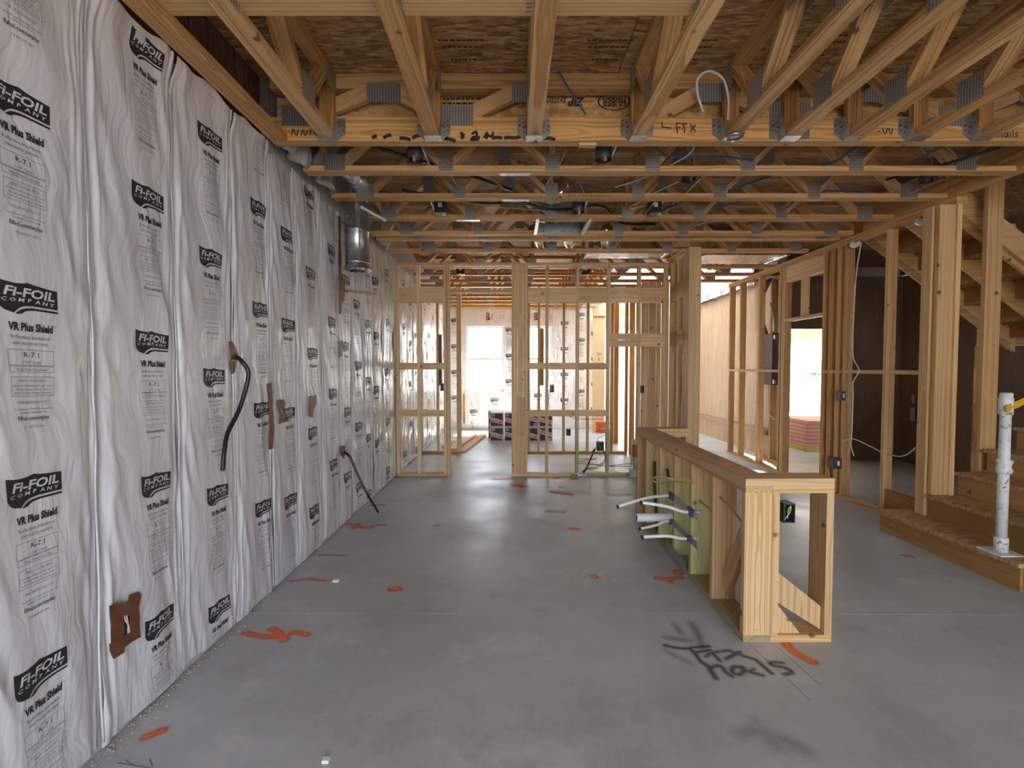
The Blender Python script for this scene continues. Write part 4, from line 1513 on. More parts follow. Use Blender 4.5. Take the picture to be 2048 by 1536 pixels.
# black hoses and yellow cable in the bays
o = tube('black_hose', [(KX + 0.03, 4.14, 0.62), (KX + 0.02, 4.10, 0.60), (KX + 0.015, 4.08, 0.45), (KX + 0.02, 4.06, 0.25), (KX + 0.03, 4.04, 0.04)], 0.013, 'grey_plastic')
tag(o, 'dark hose dropping down the far knee-wall bay', 'hose')
o = tube('black_hose', [(KX + 0.03, 3.80, 0.63), (KX + 0.02, 3.72, 0.58), (KX + 0.06, 3.60, 0.56)], 0.012, 'grey_plastic')
tag(o, 'short dark hose curving between two knee-wall studs', 'hose')
yp = []
for k in range(3):
    for (u, v, dx) in ((1386, 958 + 3 * k, 0.012), (1350, 957 + 2 * k, 0.02), (1318, 955 - k, 0.022), (1304, 959, 0.03), (1318, 965 + k, 0.024), (1350, 963 - k, 0.02)):
        yp.append(at(u, v, X=KX - dx - 0.003 * k))
yp.append(at(1386, 967, X=KX - 0.012))
o = tube('yellow_cable', yp, 0.0055, 'yellow_cable', None, 6, 6)
tag(o, 'looped bundle of yellow cable across the knee-wall studs', 'cable')
o = tube('yellow_cable', [(KX + 0.05, 3.19, 0.55), (KX + 0.06, 3.05, 0.535), (KX + 0.06, 2.90, 0.53)], 0.006, 'dull_yellow', None, 6, 6)
tag(o, 'single yellow cable threaded between two near knee-wall studs', 'cable')
o = tube('yellow_cable', [(KX + 0.04, 2.85, 0.665), (KX + 0.06, 2.72, 0.62), (KX + 0.10, 2.56, 0.52)], 0.007, 'dull_yellow', None, 6, 6)
tag(o, 'yellow cable slanting down inside the nearest knee-wall bay', 'cable')


def ebox(name, c, sx, sy, sz, mat, label, lab_face=None, wires=(), cat='electrical box'):
    e = empty(name, c, label, cat)
    x, y, z = c
    t = 0.004
    boxes('body', [(x - sx / 2, x + sx / 2, y + sy / 2 - t, y + sy / 2, z - sz / 2, z + sz / 2), (x - sx / 2, x - sx / 2 + t, y - sy / 2, y + sy / 2, z - sz / 2, z + sz / 2),
                   (x + sx / 2 - t, x + sx / 2, y - sy / 2, y + sy / 2, z - sz / 2, z + sz / 2), (x - sx / 2, x + sx / 2, y - sy / 2, y + sy / 2, z - sz / 2, z - sz / 2 + t),
                   (x - sx / 2, x + sx / 2, y - sy / 2, y + sy / 2, z + sz / 2 - t, z + sz / 2)], mat, e)
    if lab_face == 'cover':
        box('cover', x - sx / 2 + t, x + sx / 2 - t, y - sy / 2, y - sy / 2 + 0.003, z - sz / 2 + t, z + sz / 2 - t, mat, e)
        box('sticker', x - sx * 0.05, x + sx * 0.27, y - sy / 2 - 0.002, y - sy / 2 - 0.0004, z - sz * 0.2, z + sz * 0.25, 'white_plastic', e)
    for (pts, m) in wires:
        tube('wire', pts, 0.003, m, e, 5, 5)
    return e


ebox('outlet_box', (1.455, KY0 + 0.045, 0.685), 0.06, 0.08, 0.10, 'blue_box', 'open dark outlet box with yellow wires in the knee-wall end', None,
     [([(1.44, KY0 + 0.03, 0.64), (1.455, KY0 + 0.005, 0.69), (1.47, KY0 + 0.02, 0.72), (1.45, KY0 + 0.01, 0.70), (1.46, KY0 + 0.03, 0.65)], 'yellow_cable')])

# ------------------------------------------------------------------ DUCTS overhead
dk = empty('round_duct', (-1.39, 4.31, 2.3), 'galvanized round duct drop hanging beside the foil wall', 'duct')
prof = []
for (r, z) in ((0.104, 2.95), (0.104, 2.68), (0.1075, 2.677), (0.1075, 2.667), (0.104, 2.664), (0.104, 2.395), (0.107, 2.392), (0.107, 2.383), (0.104, 2.38), (0.104, 2.325)):
    prof.append((r, z))
lathe('pipe', prof, (-1.39, 4.31, 0), 'galvanized', dk, 32)
vv, ff = [], []
for k in range(36):
    a = 2 * math.pi * k / 36
    for (r, z) in ((0.10, 2.40), (0.112, 2.345), (0.118 + 0.012 * random.random(), 2.325 + 0.008 * random.random()), (0.075, 2.312 + 0.012 * random.random())):
        vv.append((-1.39 + r * math.cos(a), 4.31 + r * math.sin(a), z))
for k in range(36):
    k2 = (k + 1) % 36
    for j in range(3):
        ff.append((k * 4 + j, k * 4 + j + 1, k2 * 4 + j + 1, k2 * 4 + j))
mesh('foil_cuff', vv, ff, 'silver_foil', dk)
box('seam', -1.345, -1.335, 4.211, 4.216, 2.40, 2.95, 'steel', dk)
beam('hanger_strap', (-1.33, 4.22, 2.86), (-1.16, 4.42, 2.80), 0.025, 0.003, (0, 0, 1), 'white_plastic', dk)
o = tube('flex_duct', [(-1.37, 4.30, 2.96), (-1.33, 4.2, 3.04), (-1.31, 4.0, 3.05), (-1.31, 3.85, 3.05)], 0.09, 'silver_foil', None, 16)
tag(o, 'crinkled silver flexible duct above the round drop by the wall', 'duct')

bo = empty('register_boot', (0.47, 4.9, 2.88), 'rectangular galvanized ceiling boot with white flange rails', 'duct')
bx0, bx1, by0, by1 = 0.26, 0.73, 4.655, 5.07
for (a, b, c_, d_) in ((bx0, bx0 + 0.004, by0, by1), (bx1 - 0.004, bx1, by0, by1), (bx0, bx1, by1 - 0.004, by1), (bx0, bx1, by0, by0 + 0.004)):
    box('side', a, b, c_, d_, ZB + 0.002, ZB + 0.20, 'galvanized', bo)
box('top', bx0, bx1, by0, by1, ZB + 0.20, ZB + 0.204, 'galvanized', bo)
box('rail', bx0 - 0.03, bx0 - 0.001, by0 - 0.10, by1 + 0.01, ZB - 0.007, ZB - 0.001, 'white_plastic', bo)
box('rail', bx1 + 0.001, bx1 + 0.03, by0 - 0.10, by1 + 0.01, ZB - 0.007, ZB - 0.001, 'white_plastic', bo)
tube('collar', [(0.35, 4.86, 3.0), (0.2, 4.86, 3.03)], 0.09, 'galvanized', bo, 16, smooth=False)
o = tube('flex_duct', [(0.50, 4.42, 3.15), (0.43, 4.42, 3.05), (0.33, 4.43, 3.04), (0.25, 4.44, 3.12)], 0.08, 'silver_foil', None, 16)
tag(o, 'silver flexible duct loop in front of the ceiling boot', 'duct')
for (a, b, c_, d_, lab) in ((0.95, 1.95, 5.86, 6.26, 'flat foil-faced duct board panel above the stud partition'), (2.45, 3.5, 5.98, 6.6, 'flat foil-faced duct board near the right stud wall')):
    e = empty('duct_board', ((a + b) / 2, (c_ + d_) / 2, 2.9), lab, 'duct')
    box('panel', a, b, c_ + 0.09, d_, 2.875, 3.18, 'silver_foil', e)
    box('edge_tape', a - 0.02, a + 0.02, c_ + 0.085, d_, 2.868, 2.874, 'silver_foil', e)
    box('edge_tape', b - 0.02, b + 0.02, c_ + 0.085, d_, 2.868, 2.874, 'silver_foil', e)
for k, (x, y) in enumerate(((0.25, 5.57), (0.60, 5.57), (1.05, 5.57))):
    o = tube('flex_duct', [(x, y - 0.24, 2.97), (x + 0.05, y, 3.0), (x + 0.1, y + 0.3, 2.97)], 0.07, 'silver_foil', None, 14)
    tag(o, ['left', 'middle', 'right'][k] + ' silver duct elbow between the far crosswise trusses', 'duct')
# loose insulation batts stuffed at the left truss ends
for k, (Y, dy) in enumerate(((3.12, 0.33), (3.56, 0.42), (4.66, 0.4), (5.4, 0.4))):
    vv, ff = [], []
    for j in range(9):
        for i in range(9):
            u, v = i / 8, j / 8
            r_ = 0.03 * math.sin(u * 9 + k) + 0.025 * math.sin(v * 11 + k * 2)
            vv.append((-1.535 + 0.075 * v + r_ + 0.03, Y + dy * u, 2.88 + 0.37 * v))
    for j in range(8):
        for i in range(8):
            ff.append((j * 9 + i, (j + 1) * 9 + i, (j + 1) * 9 + i + 1, j * 9 + i + 1))
    o = mesh('insulation_batt', vv, ff, 'grey_wool', None, (0, 0, 0), True)
    sol = o.modifiers.new('s', 'SOLIDIFY')
    sol.thickness = 0.03
    tag(o, 'pale crumpled insulation stuffed above the foil wall, %s bay past the girder' % ORD[k], 'insulation', 'insulation at the left truss ends')


# ------------------------------------------------------------------ recessed light cans and ceiling boxes
def can(u, v, Y, r, label, style='can'):
    c = at(u, v, Y=Y)
    e = empty('light_can', c, label, 'light box', 'ceiling light boxes')
    if style == 'can':
        h = 0.10
        body = lathe('housing', [(r * 0.97, -0.002), (r, 0.0), (r, h * 0.75), (r * 0.85, h), (0.0, h)], c, 'grey_plastic', e, 24)
        body2 = lathe('inner', [(r * 0.97, -0.002), (r * 0.93, h * 0.6), (0.0, h * 0.6)], c, 'black_plastic', e, 24)
        tube('red_cap', [c + Vector((-0.02, -0.01, 0.01)), c + Vector((0.005, 0.0, 0.012)), c + Vector((0.025, 0.01, 0.01))], 0.011, 'red_plastic', e, 8)
        box('bar_hanger', c.x + r + 0.001, c.x + r + 0.012, Y - 0.17, Y + 0.235, ZB + 0.0385, ZB + 0.0485, 'galvanized', e)
        box('bracket', c.x - 0.010, c.x + 0.008, c.y - r - 0.012, c.y - r - 0.008, c.z - 0.035, c.z + 0.004, 'galvanized', e)
        tube('wire', [c + Vector((0.03, 0, h)), c + Vector((0.05, 0.03, h + 0.08)), c + Vector((0.02, 0.1, h + 0.2))], 0.006, 'white_cable', e, 6)
    else:
        box('housing', c.x - r, c.x + r, c.y, c.y + 0.10, c.z - 0.005, c.z + 0.10, 'black_plastic', e)
        box('bar_hanger', c.x - r - 0.012, c.x - r - 0.001, Y - 0.30, Y + 0.20, ZB + 0.0385, ZB + 0.0485, 'galvanized', e)
        box('sticker', c.x - r * 0.35, c.x + r * 0.35, c.y - 0.002, c.y - 0.0005, c.z + 0.045, c.z + 0.085, 'white_plastic', e)
        box('bracket', c.x + 0.02, c.x + 0.045, c.y - 0.01, c.y + 0.02, c.z - 0.03, c.z - 0.006, 'galvanized', e)
    return e


can(832, 320, 3.28, 0.053, 'round dark light can with red cap left of centre under the girder')
can(1207, 320, 3.28, 0.056, 'round dark light can with red cap right of centre under the girder')
can(1377, 360, 3.78, 0.056, 'dark light can half hidden behind the first crosswise truss')
can(1855, 362, 3.78, 0.058, 'dark light can with red cap near the stair beam')
can(880, 424, 4.38, 0.052, 'black ceiling box with white sticker near the round duct', 'box')
can(1157, 424, 4.32, 0.056, 'dark light can just above the ceiling boot')
can(1312, 424, 4.38, 0.05, 'black ceiling box with white sticker right of the boot', 'box')
can(1427, 536, 7.2, 0.06, 'dark ceiling box over the hall beyond the corner post', 'box')
can(921, 547, 7.2, 0.06, 'dark ceiling box above the partition doorway', 'box')
can(1172, 547, 7.3, 0.06, 'dark ceiling box beyond the middle partition studs', 'box')


# ------------------------------------------------------------------ cables overhead
def cable(name, pts, r, mat, label, cat='cable'):
    o = tube(name, pts, r, mat, None, 6, 6)
    tag(o, label, cat)
    return o


ZC = ZB + 0.075
Zm = ZB + 0.20
cable('black_cable', [(-1.30, 3.12, 3.02), (-1.05, 3.30, 3.0), (-0.72, 3.42, 2.93), (-0.60, 3.60, 2.97), (-0.35, 3.85, 2.99), (0.0, 4.02, 2.93)], 0.012, 'black_cable', 'thick black cable sagging from the wall through the first trusses')
cable('yellow_cable', [(-1.15, 3.12, 3.04), (-0.9, 3.25, 3.02), (-0.5, 3.46, 2.93), (-0.3, 3.7, 2.99), (-0.05, 4.02, 2.93)], 0.0055, 'dull_yellow', 'thin yellow cable beside the sagging black cable')
cable('black_cable', [(-0.95, 4.15, 2.98), (-0.55, 4.3, 2.96), (-0.2, 4.4, 2.95), (0.05, 4.45, 2.99), (0.30, 4.48, 2.93), (0.55, 4.52, 2.94), (0.85, 4.53, 2.97), (1.1, 4.9, 2.93), (1.5, 5.04, 2.95)], 0.012, 'black_cable',
      'long black cable running behind the second crosswise truss')
cable('yellow_cable', [(-0.95, 4.14, 2.95), (-0.5, 4.3, 2.935), (-0.1, 4.42, 2.92), (0.3, 4.48, 2.915)], 0.0055, 'dull_yellow', 'yellow cable below the long black cable')
cable('blue_cable', [(0.28, 2.93, 3.24), (0.35, 2.95, 3.14), (0.455, 2.985, 3.012)], 0.006, 'blue_cable', 'dark blue cable slanting down to the girder centre')
cable('blue_cable', [(0.75, 3.12, 3.05), (0.95, 3.3, 2.97), (1.15, 3.43, 2.945), (1.5, 3.44, 2.95), (1.72, 3.45, 2.93)], 0.007, 'blue_cable', 'dark blue cable under the girder right of the light can')
cable('blue_cable', [(2.55, 3.15, 3.03), (2.36, 3.3, 2.96), (2.28, 3.45, 2.91), (2.05, 3.75, 2.95), (1.8, 4.0, 2.92), (1.55, 4.4, 2.96), (1.35, 4.8, 2.95)], 0.009, 'blue_cable', 'bright blue cable pair climbing toward the girder at right')
cable('blue_cable', [(1.9, 4.5, 2.95), (2.4, 4.3, 3.0), (2.9, 4.2, 2.99), (3.3, 4.2, 2.95), (3.5, 4.1, 2.97)], 0.008, 'blue_cable', 'blue cable looping along behind the right-hand trusses')
cable('blue_cable', [(3.05, 3.2, 3.0), (2.9, 3.3, 2.94), (2.85, 3.42, 2.91)], 0.008, 'blue_cable', 'short blue cable under the right girder end')
cable('black_cable', [(3.5, 3.2, 2.99), (3.15, 3.46, 2.92), (2.95, 3.8, 2.93)], 0.010, 'black_cable', 'black cable dropping past the beam at far right')
cable('blue_cable', [(2.45, 2.6, 3.1), (2.62, 2.3, 3.12), (2.8, 2.0, 3.15)], 0.012, 'blue_cable', 'blue line between the lengthwise trusses at right')
cable('white_cable', [(1.33, 3.2, 3.02), (1.25, 3.28, 2.97), (1.22, 3.4, 2.93), (1.0, 3.8, 2.93), (0.85, 3.98, 2.94)], 0.006, 'white_cable', 'white cable dropping behind the first truss right of centre')
cable('white_cable', [(1.36, 3.95, 2.97), (1.2, 4.2, 2.95), (1.1, 4.5, 2.94), (1.35, 4.5, 2.98), (1.5, 4.45, 2.99), (1.47, 4.6, 2.93)], 0.006, 'white_cable', 'white cable wandering between second and third trusses')
cable('white_cable', [(1.9, 5.03, 2.93), (2.1, 5.02, 2.975), (2.5, 5.02, 2.98), (3.0, 5.0, 2.97), (3.5, 4.9, 2.99)], 0.006, 'white_cable', 'white cable lying along the fourth truss toward the stair wall')
cable('white_cable', [(0.40, 3.55, 3.05), (0.36, 3.8, 3.02), (0.28, 3.95, 2.95)], 0.006, 'white_cable', 'short white cable beside the central chase opening')
cable('white_cable', [(-0.52, 3.55, 2.99), (-0.45, 3.9, 2.93)], 0.005, 'white_cable', 'thin white cable left of centre behind the first truss')
cable('white_cable', [(1.18, GY - 0.015, 3.03), (1.13, GY - 0.06, 3.10), (1.11, GY - 0.10, 3.17), (1.17, GY - 0.11, 3.215), (1.26, GY - 0.10, 3.18), (1.305, GY - 0.08, 3.08), (1.31, GY - 0.07, 2.95)], 0.008, 'white_cable',
      'white cable arching over the girder into a hanger')
rg = lathe('wire_ring', [(0.040, 0.0), (0.052, 0.004), (0.054, 0.014), (0.046, 0.022), (0.036, 0.014), (0.040, 0.0)], (1.335, GY - 0.10, ZB - 0.035), 'steel', None, 20)
tag(rg, 'grey metal ring hanging under the girder hanger', 'ring')
o = box('white_tab', 0.42, 0.53, GY + 0.02, GY + 0.06, ZB - 0.018, ZB - 0.001, 'pine_fresh')
tag(o, 'small pale wood tab under the girder', 'lumber')

# ------------------------------------------------------------------ foil-wall fittings: tape patches and cables
XS = WX + 0.036


def ragged(name, pts, label, X=XS, jag=0.004, cat='tape'):
    """a torn patch of tape stuck on the foil wall: outline given as photo points on the wall plane"""
    q = []
    for i in range(len(pts)):
        a, b = pts[i], pts[(i + 1) % len(pts)]
        q.append(a)
    P3 = [at(u, v, X=X) for u, v in q]
    c = sum(P3, Vector()) / len(P3)
    out = []
    for i in range(len(P3)):
        a, b = P3[i], P3[(i + 1) % len(P3)]
        nseg = max(1, int((b - a).length / 0.03))
        for k in range(nseg):
            p_ = a.lerp(b, k / nseg)
            if k:
                p_ = p_ + Vector((0, random.uniform(-jag, jag), random.uniform(-jag, jag)))
            out.append(p_)
    N = len(out)
    vv = [Vector((0, p_.y - c.y, p_.z - c.z)) for p_ in out] + [Vector((0.004, p_.y - c.y, p_.z - c.z)) for p_ in out]
    ff = [tuple(range(N, 2 * N)), tuple(range(N))[::-1]] + [(i, (i + 1) % N, N + (i + 1) % N, N + i) for i in range(N)]
    o = mesh(name, vv, ff, 'tape_brown', None, (X, c.y, c.z))
    if label:
        tag(o, label, cat)
    return o


tp = empty('tape_collar', at(250, 1250, X=XS), 'brown tape frame around a small wall opening near the floor', 'tape')
# frame built of four overlapping strips around the opening
for k, poly in enumerate(([(218, 1212), (232, 1206), (246, 1229), (246, 1272), (222, 1288)], [(232, 1206), (255, 1208), (258, 1190), (276, 1184), (281, 1190), (276, 1215), (260, 1232), (246, 1229)],
                          [(276, 1215), (277, 1250), (280, 1274), (262, 1265), (260, 1232)], [(280, 1274), (248, 1294), (247, 1305), (226, 1318), (219, 1303), (218, 1288), (246, 1272), (262, 1265)])):
    p_ = ragged('tape_strip', poly, None, XS + 0.001 * k)
    p_.parent = tp
    p_.location = Vector(p_.location) - Vector(tp.location)
q = at(253, 1250, X=XS)
bxk = box('opening_box', XS - 0.03, XS - 0.006, q.y - 0.035, q.y + 0.035, q.z - 0.06, q.z + 0.06, 'blue_box', tp)
for k in range(3):
    tube('wire', [(XS - 0.004, q.y - 0.02 + 0.012 * k, q.z + 0.045), (XS + 0.002, q.y + 0.005, q.z), (XS - 0.002, q.y + 0.02 - 0.006 * k, q.z - 0.05)], 0.003, 'white_cable', tp, 5)

ragged('tape_patch', [(457, 684), (463, 682), (471, 700), (476, 708), (472, 718), (468, 745), (463, 748), (459, 730), (462, 712)], 'torn brown tape where the long black cable leaves the foil wall')
ragged('tape_patch', [(534, 767), (543, 765), (544, 815), (547, 862), (544, 898), (537, 899), (539, 860), (537, 812)], 'long straight strip of brown tape on a foil seam')
ragged('tape_patch', [(554, 800), (566, 799), (570, 805), (567, 820), (569, 845), (558, 848), (559, 830), (554, 812)], 'torn brown tape scrap left of a foil logo')
ragged('tape_patch', [(619, 792), (632, 790), (632, 806), (627, 818), (625, 835), (618, 832), (617, 815)], 'torn brown tape scrap beneath the fifth printed column')
ragged('tape_patch', [(680, 893), (690, 890), (691, 905), (687, 918), (681, 908)], 'small brown tape scrap where the thin black cable leaves the wall')
ragged('tape_patch', [(676, 432), (681, 434), (682, 560), (690, 565), (688, 600), (683, 606), (682, 628), (678, 628), (677, 540)], 'tall brown tape strip behind the round duct')
ragged('tape_patch', [(679, 683), (683, 681), (684, 712), (680, 714)], 'short brown tape piece on a far foil seam')

o = tube('black_conduit', [at(470, 712, X=XS - 0.01), at(483, 722, X=XS + 0.045), at(497, 750, X=XS + 0.075), at(480, 815, X=XS + 0.05), at(456, 865, X=XS + 0.04), at(449, 900, X=XS + 0.05), at(445, 941, X=XS + 0.055)], 0.0115, 'black_cable', None, 10, 8)
tag(o, 'thick black conduit hanging in an S-curve from the foil wall', 'conduit')
o2 = tube('conduit_end', [at(445.3, 940, X=XS + 0.055), at(445, 943, X=XS + 0.055)], 0.006, 'copper', o, 8, smooth=False)
o = tube('black_conduit', [at(686, 902, X=XS - 0.01), at(700, 915, X=XS + 0.06), at(716, 950, X=XS + 0.13), at(736, 990, X=XS + 0.22), at(757, 1025, X=XS + 0.34)], 0.0115, 'black_cable', None, 10, 8)
tag(o, 'black conduit slanting from the foil wall down to the floor', 'conduit')
o = beam('yellow_strip', at(690, 578, X=XS + 0.02), at(752, 588, X=XS + 0.03), 0.02, 0.003, (0, 0, 1), 'dull_yellow')
tag(o, 'thin yellow strip stretched across the foil wall below the duct', 'strip')

# ------------------------------------------------------------------ electrical boxes on studs
c_ = at(1711, 790, X=XW - 0.01)
ebox('switch_box', (XW - 0.03, 5.22, 1.14), 0.055, 0.07, 0.10, 'grey_plastic', 'upper dark switch box with sticker on the right stud wall', 'cover')
ebox('outlet_box', (XW - 0.06, 5.24, 0.39), 0.09, 0.07, 0.115, 'grey_plastic', 'lower dark outlet box with sticker on the right stud wall', 'cover')
o = tube('white_cable', [at(1722, 487, X=XW - 0.01), at(1713, 545, X=XW - 0.02), at(1708, 620, X=XW - 0.015), at(1706, 710, X=XW - 0.015), at(1718, 740, X=XW - 0.02), at(1706, 765, X=XW - 0.02), at(1706, 790, X=XW - 0.04), at(1704, 860, X=XW - 0.03), at(1702, 890, X=XW - 0.03), at(1708, 912, X=XW - 0.05)], 0.006, 'white_cable', None, 6, 6)
tag(o, 'white cable stapled down the stud through both boxes', 'cable')
o = tube('white_cable', [(XW - 0.02, 5.22, 0.63), (XW + 0.03, 5.1, 0.68), (XW + 0.03, 4.85, 0.64), (XW + 0.04, 4.66, 0.60), (XW + 0.05, 4.45, 0.62), (XW + 0.05, 4.24, 0.80)], 0.006, 'white_cable', None, 6, 6)
tag(o, 'white cable sagging between studs toward the stair post', 'cable')
o = tube('foam_seal', [(XW - 0.02, 5.13, 2.77), (XW + 0.0, 5.10, 2.75), (XW + 0.03, 5.06, 2.77)], 0.03, 'white_plastic')
tag(o, 'white foam blob under the top plate above the white cable', 'foam')
o = tube('foam_seal', [(XW - 0.01, 4.32, 2.77), (XW + 0.01, 4.29, 2.75), (XW + 0.03, 4.25, 2.77)], 0.03, 'white_plastic')
tag(o, 'white foam blob under the top plate beside the end post', 'foam')
o = tube('grey_cable', [(XW + 0.02, 4.28, 2.75), (XW + 0.06, 4.24, 2.60), (XW + 0.12, 4.18, 2.45)], 0.010, 'steel')
tag(o, 'grey cable dropping from foam toward the end post', 'cable')
ebox('gang_box', (3.72, 4.35, 1.02), 0.09, 0.06, 0.13, 'blue_box', 'blue gang box in the bay left of the end post', None, [([(3.70, 4.32, 1.0), (3.73, 4.30, 1.05), (3.72, 4.32, 1.12)], 'white_cable')])
o = box('red_box', 3.70, 3.74, 4.36, 4.39, 1.12, 1.20, 'dark_red')
tag(o, 'small red cap above the blue gang box by the end post', 'cap')

# breaker panel with its cables
bp = empty('breaker_panel', (3.90, 7.2, 1.2), 'brown breaker panel tub between studs with black cables above', 'electrical panel')
box('tub', 3.86, 3.96, 7.06, 7.46, 1.19, 1.96, 'panel_brown', bp)
for k, (a, z) in enumerate(((7.47, 1.9), (7.47, 1.55), (7.47, 1.24), (7.02, 1.9), (7.02, 1.24))):
    box('screw_tab', 3.87, 3.90, a, a + 0.03, z - 0.03, z + 0.03, 'galvanized', bp)
for k in range(6):
    tube('cable', [(3.92, 7.40 - 0.02 * k, 1.96), (3.90 + 0.01 * k, 7.46, 2.15), (3.88, 7.46 - 0.01 * k, 2.45), (3.86, 7.30 - 0.04 * k, 2.78)], 0.009, 'black_cable', bp, 6)
for k in range(3):
    tube('conduit', [(3.9, 7.13 - 0.02 * k, 1.96), (3.88, 7.08, 2.2), (3.86, 7.14, 2.42)], 0.010, 'steel', bp, 6)
o = tube('white_cable', [(3.974, 7.7, 0.78), (3.97, 7.5, 0.68), (3.974, 7.32, 0.72), (3.97, 7.15, 0.67), (3.974, 6.97, 0.75)], 0.006, 'white_cable')
tag(o, 'white cable sagging below the breaker panel', 'cable')

# partition boxes and cables (front stud wall)
ebox('switch_box', (0.50 + 0.03, Y1 + 0.05, 1.17), 0.055, 0.07, 0.10, 'black_plastic', 'dark switch box on the partition stud right of the cluster', None,
     [([(0.50, Y1 + 0.04, 1.22), (0.49, Y1 + 0.06, 1.32), (0.487, Y1 + 0.06, 1.42)], 'black_cable'), ([(0.51, Y1 + 0.04, 1.12), (0.488, Y1 + 0.06, 1.0), (0.51, Y1 + 0.06, 0.9)], 'black_cable')])
ebox('switch_box', (1.70 + 0.03, Y1 + 0.05, 1.16), 0.05, 0.07, 0.10, 'grey_plastic', 'dark switch box left of the corner post', None, [])
ebox('switch_box', (-0.885 - 0.045, Y1 + 0.05, 1.19), 0.045, 0.07, 0.10, 'blue_box', 'blue-grey switch box on the double stud left of the doorway', None,
     [([(-0.93, Y1 + 0.05, 1.24), (-0.93, Y1 + 0.06, 1.45), (-0.92, Y1 + 0.08, 1.9), (-0.925, Y1 + 0.08, 2.3)], 'steel')])
ebox('outlet_box', (1.18, Y1 + 0.05, 0.40), 0.09, 0.07, 0.12, 'black_plastic', 'crowded black outlet box on the green partition stud', None,
     [([(1.15, Y1 + 0.02, 0.44), (1.19, Y1 + 0.0, 0.36), (1.21, Y1 + 0.02, 0.42)], 'steel'), ([(1.17, Y1 + 0.02, 0.46), (1.2, Y1 + 0.0, 0.45)], 'red_plastic'),
      ([(1.16, Y1 + 0.04, 0.46), (1.15, Y1 + 0.05, 0.50), (1.25, Y1 + 0.05, 0.55)], 'black_cable')])
ebox('outlet_box', (0.90 + 0.05, Y2 + 0.05, 0.36), 0.07, 0.07, 0.11, 'black_plastic', 'dark outlet box on an inner partition stud', None, [])
pw = empty('power_stub', (0.95, Y1 - 0.01, 0), 'black cable bundle leaning up from a grey plate at the partition foot', 'cable')
box('plate', 0.852, 0.995, Y1 - 0.006, Y1 - 0.001, 0.003, 0.05, 'galvanized', pw)
tube('conduit', [(0.96, Y1 + 0.03, 0.04), (1.02, Y1 + 0.02, 0.16), (1.08, Y1 + 0.01, 0.31)], 0.010, 'black_cable', pw)
tube('red_tip', [(1.075, Y1 + 0.012, 0.30), (1.09, Y1 + 0.01, 0.34), (1.115, Y1, 0.39)], 0.016, 'dark_red', pw, 8, radii=[0.012, 0.018, 0.014, 0.004])
tube('wire', [(0.93, Y1 + 0.03, 0.045), (0.99, Y1, 0.10), (1.12, Y1 - 0.01, 0.13), (1.23, Y1, 0.22), (1.23, Y1 + 0.03, 0.32), (1.15, Y1 + 0.03, 0.37)], 0.004, 'black_cable', pw, 6)
tube('wire', [(0.94, Y1 + 0.03, 0.045), (0.98, Y1 - 0.01, 0.09), (1.13, Y1 - 0.02, 0.115), (1.235, Y1, 0.2), (1.235, Y1 + 0.03, 0.30), (1.2, Y1 + 0.03, 0.36)], 0.004, 'black_cable', pw, 6)
o = box('wood_scrap', 0.78, 0.865, Y1 - 0.11, Y1 - 0.035, 0, 0.035, 'pine_warm')
tag(o, 'small brown wood offcut at the partition foot', 'offcut')
fc = empty('floor_box', (1.62, Y1 - 0.03, 0), 'grey floor box beneath a red valve box beside the knee wall', 'box')
box('body', 1.555, 1.68, Y1 - 0.05, Y1 - 0.004, 0, 0.105, 'block_grey', fc)
box('stud_backing', 1.58, 1.665, Y1 - 0.03, Y1 - 0.003, 0.15, 0.50, 'pine_stained', fc)
vb = box('valve_box', 1.60, 1.66, Y1 - 0.075, Y1 - 0.031, 0.27, 0.43, 'red_plastic', fc)
tube('pipe', [(1.62, Y1 - 0.03, 0.1), (1.62, Y1 - 0.03, 0.27)], 0.008, 'steel', fc, 8, smooth=False)
for k in range(2):
    o = tube('ground_cable', [(1.60, Y1 + 0.06, 0.16 - 0.04 * k), (1.3, Y1 + 0.4, 0.06), (1.0, Y1 + 0.9 + k * 0.2, 0.006), (1.35, Y1 + 1.2, 0.006)], 0.004, 'black_cable')
    tag(o, ['upper', 'lower'][k] + ' thin black cable trailing behind the partition to the floor', 'cable')
o = tube('inner_cable', [(0.90, Y2, 0.66), (1.05, Y2 - 0.01, 0.60), (1.3, Y2 - 0.01, 0.585), (1.55, Y2, 0.58), (1.64, Y2, 0.50)], 0.005, 'black_cable')
tag(o, 'black cable strung across the inner partition studs', 'cable')
pv = empty('riser_pipes', (2.1, 5.9, 0), 'white plastic riser pipes beside the corner post', 'plumbing')
tube('pipe', [(2.11, 5.86, 0.0), (2.11, 5.88, 0.8), (2.12, 5.9, 1.0), (2.17, 5.9, 1.7), (2.17, 5.9, 2.85)], 0.02, 'white_plastic', pv, 10)
tube('pipe', [(2.20, 5.9, 0.0), (2.2, 5.9, 0.9), (2.19, 5.92, 2.0)], 0.012, 'white_plastic', pv, 10)

# ------------------------------------------------------------------ FRONT ROOM things: cartons, lumber, bucket
CW, CH, CD = 0.265, 0.285, 0.40


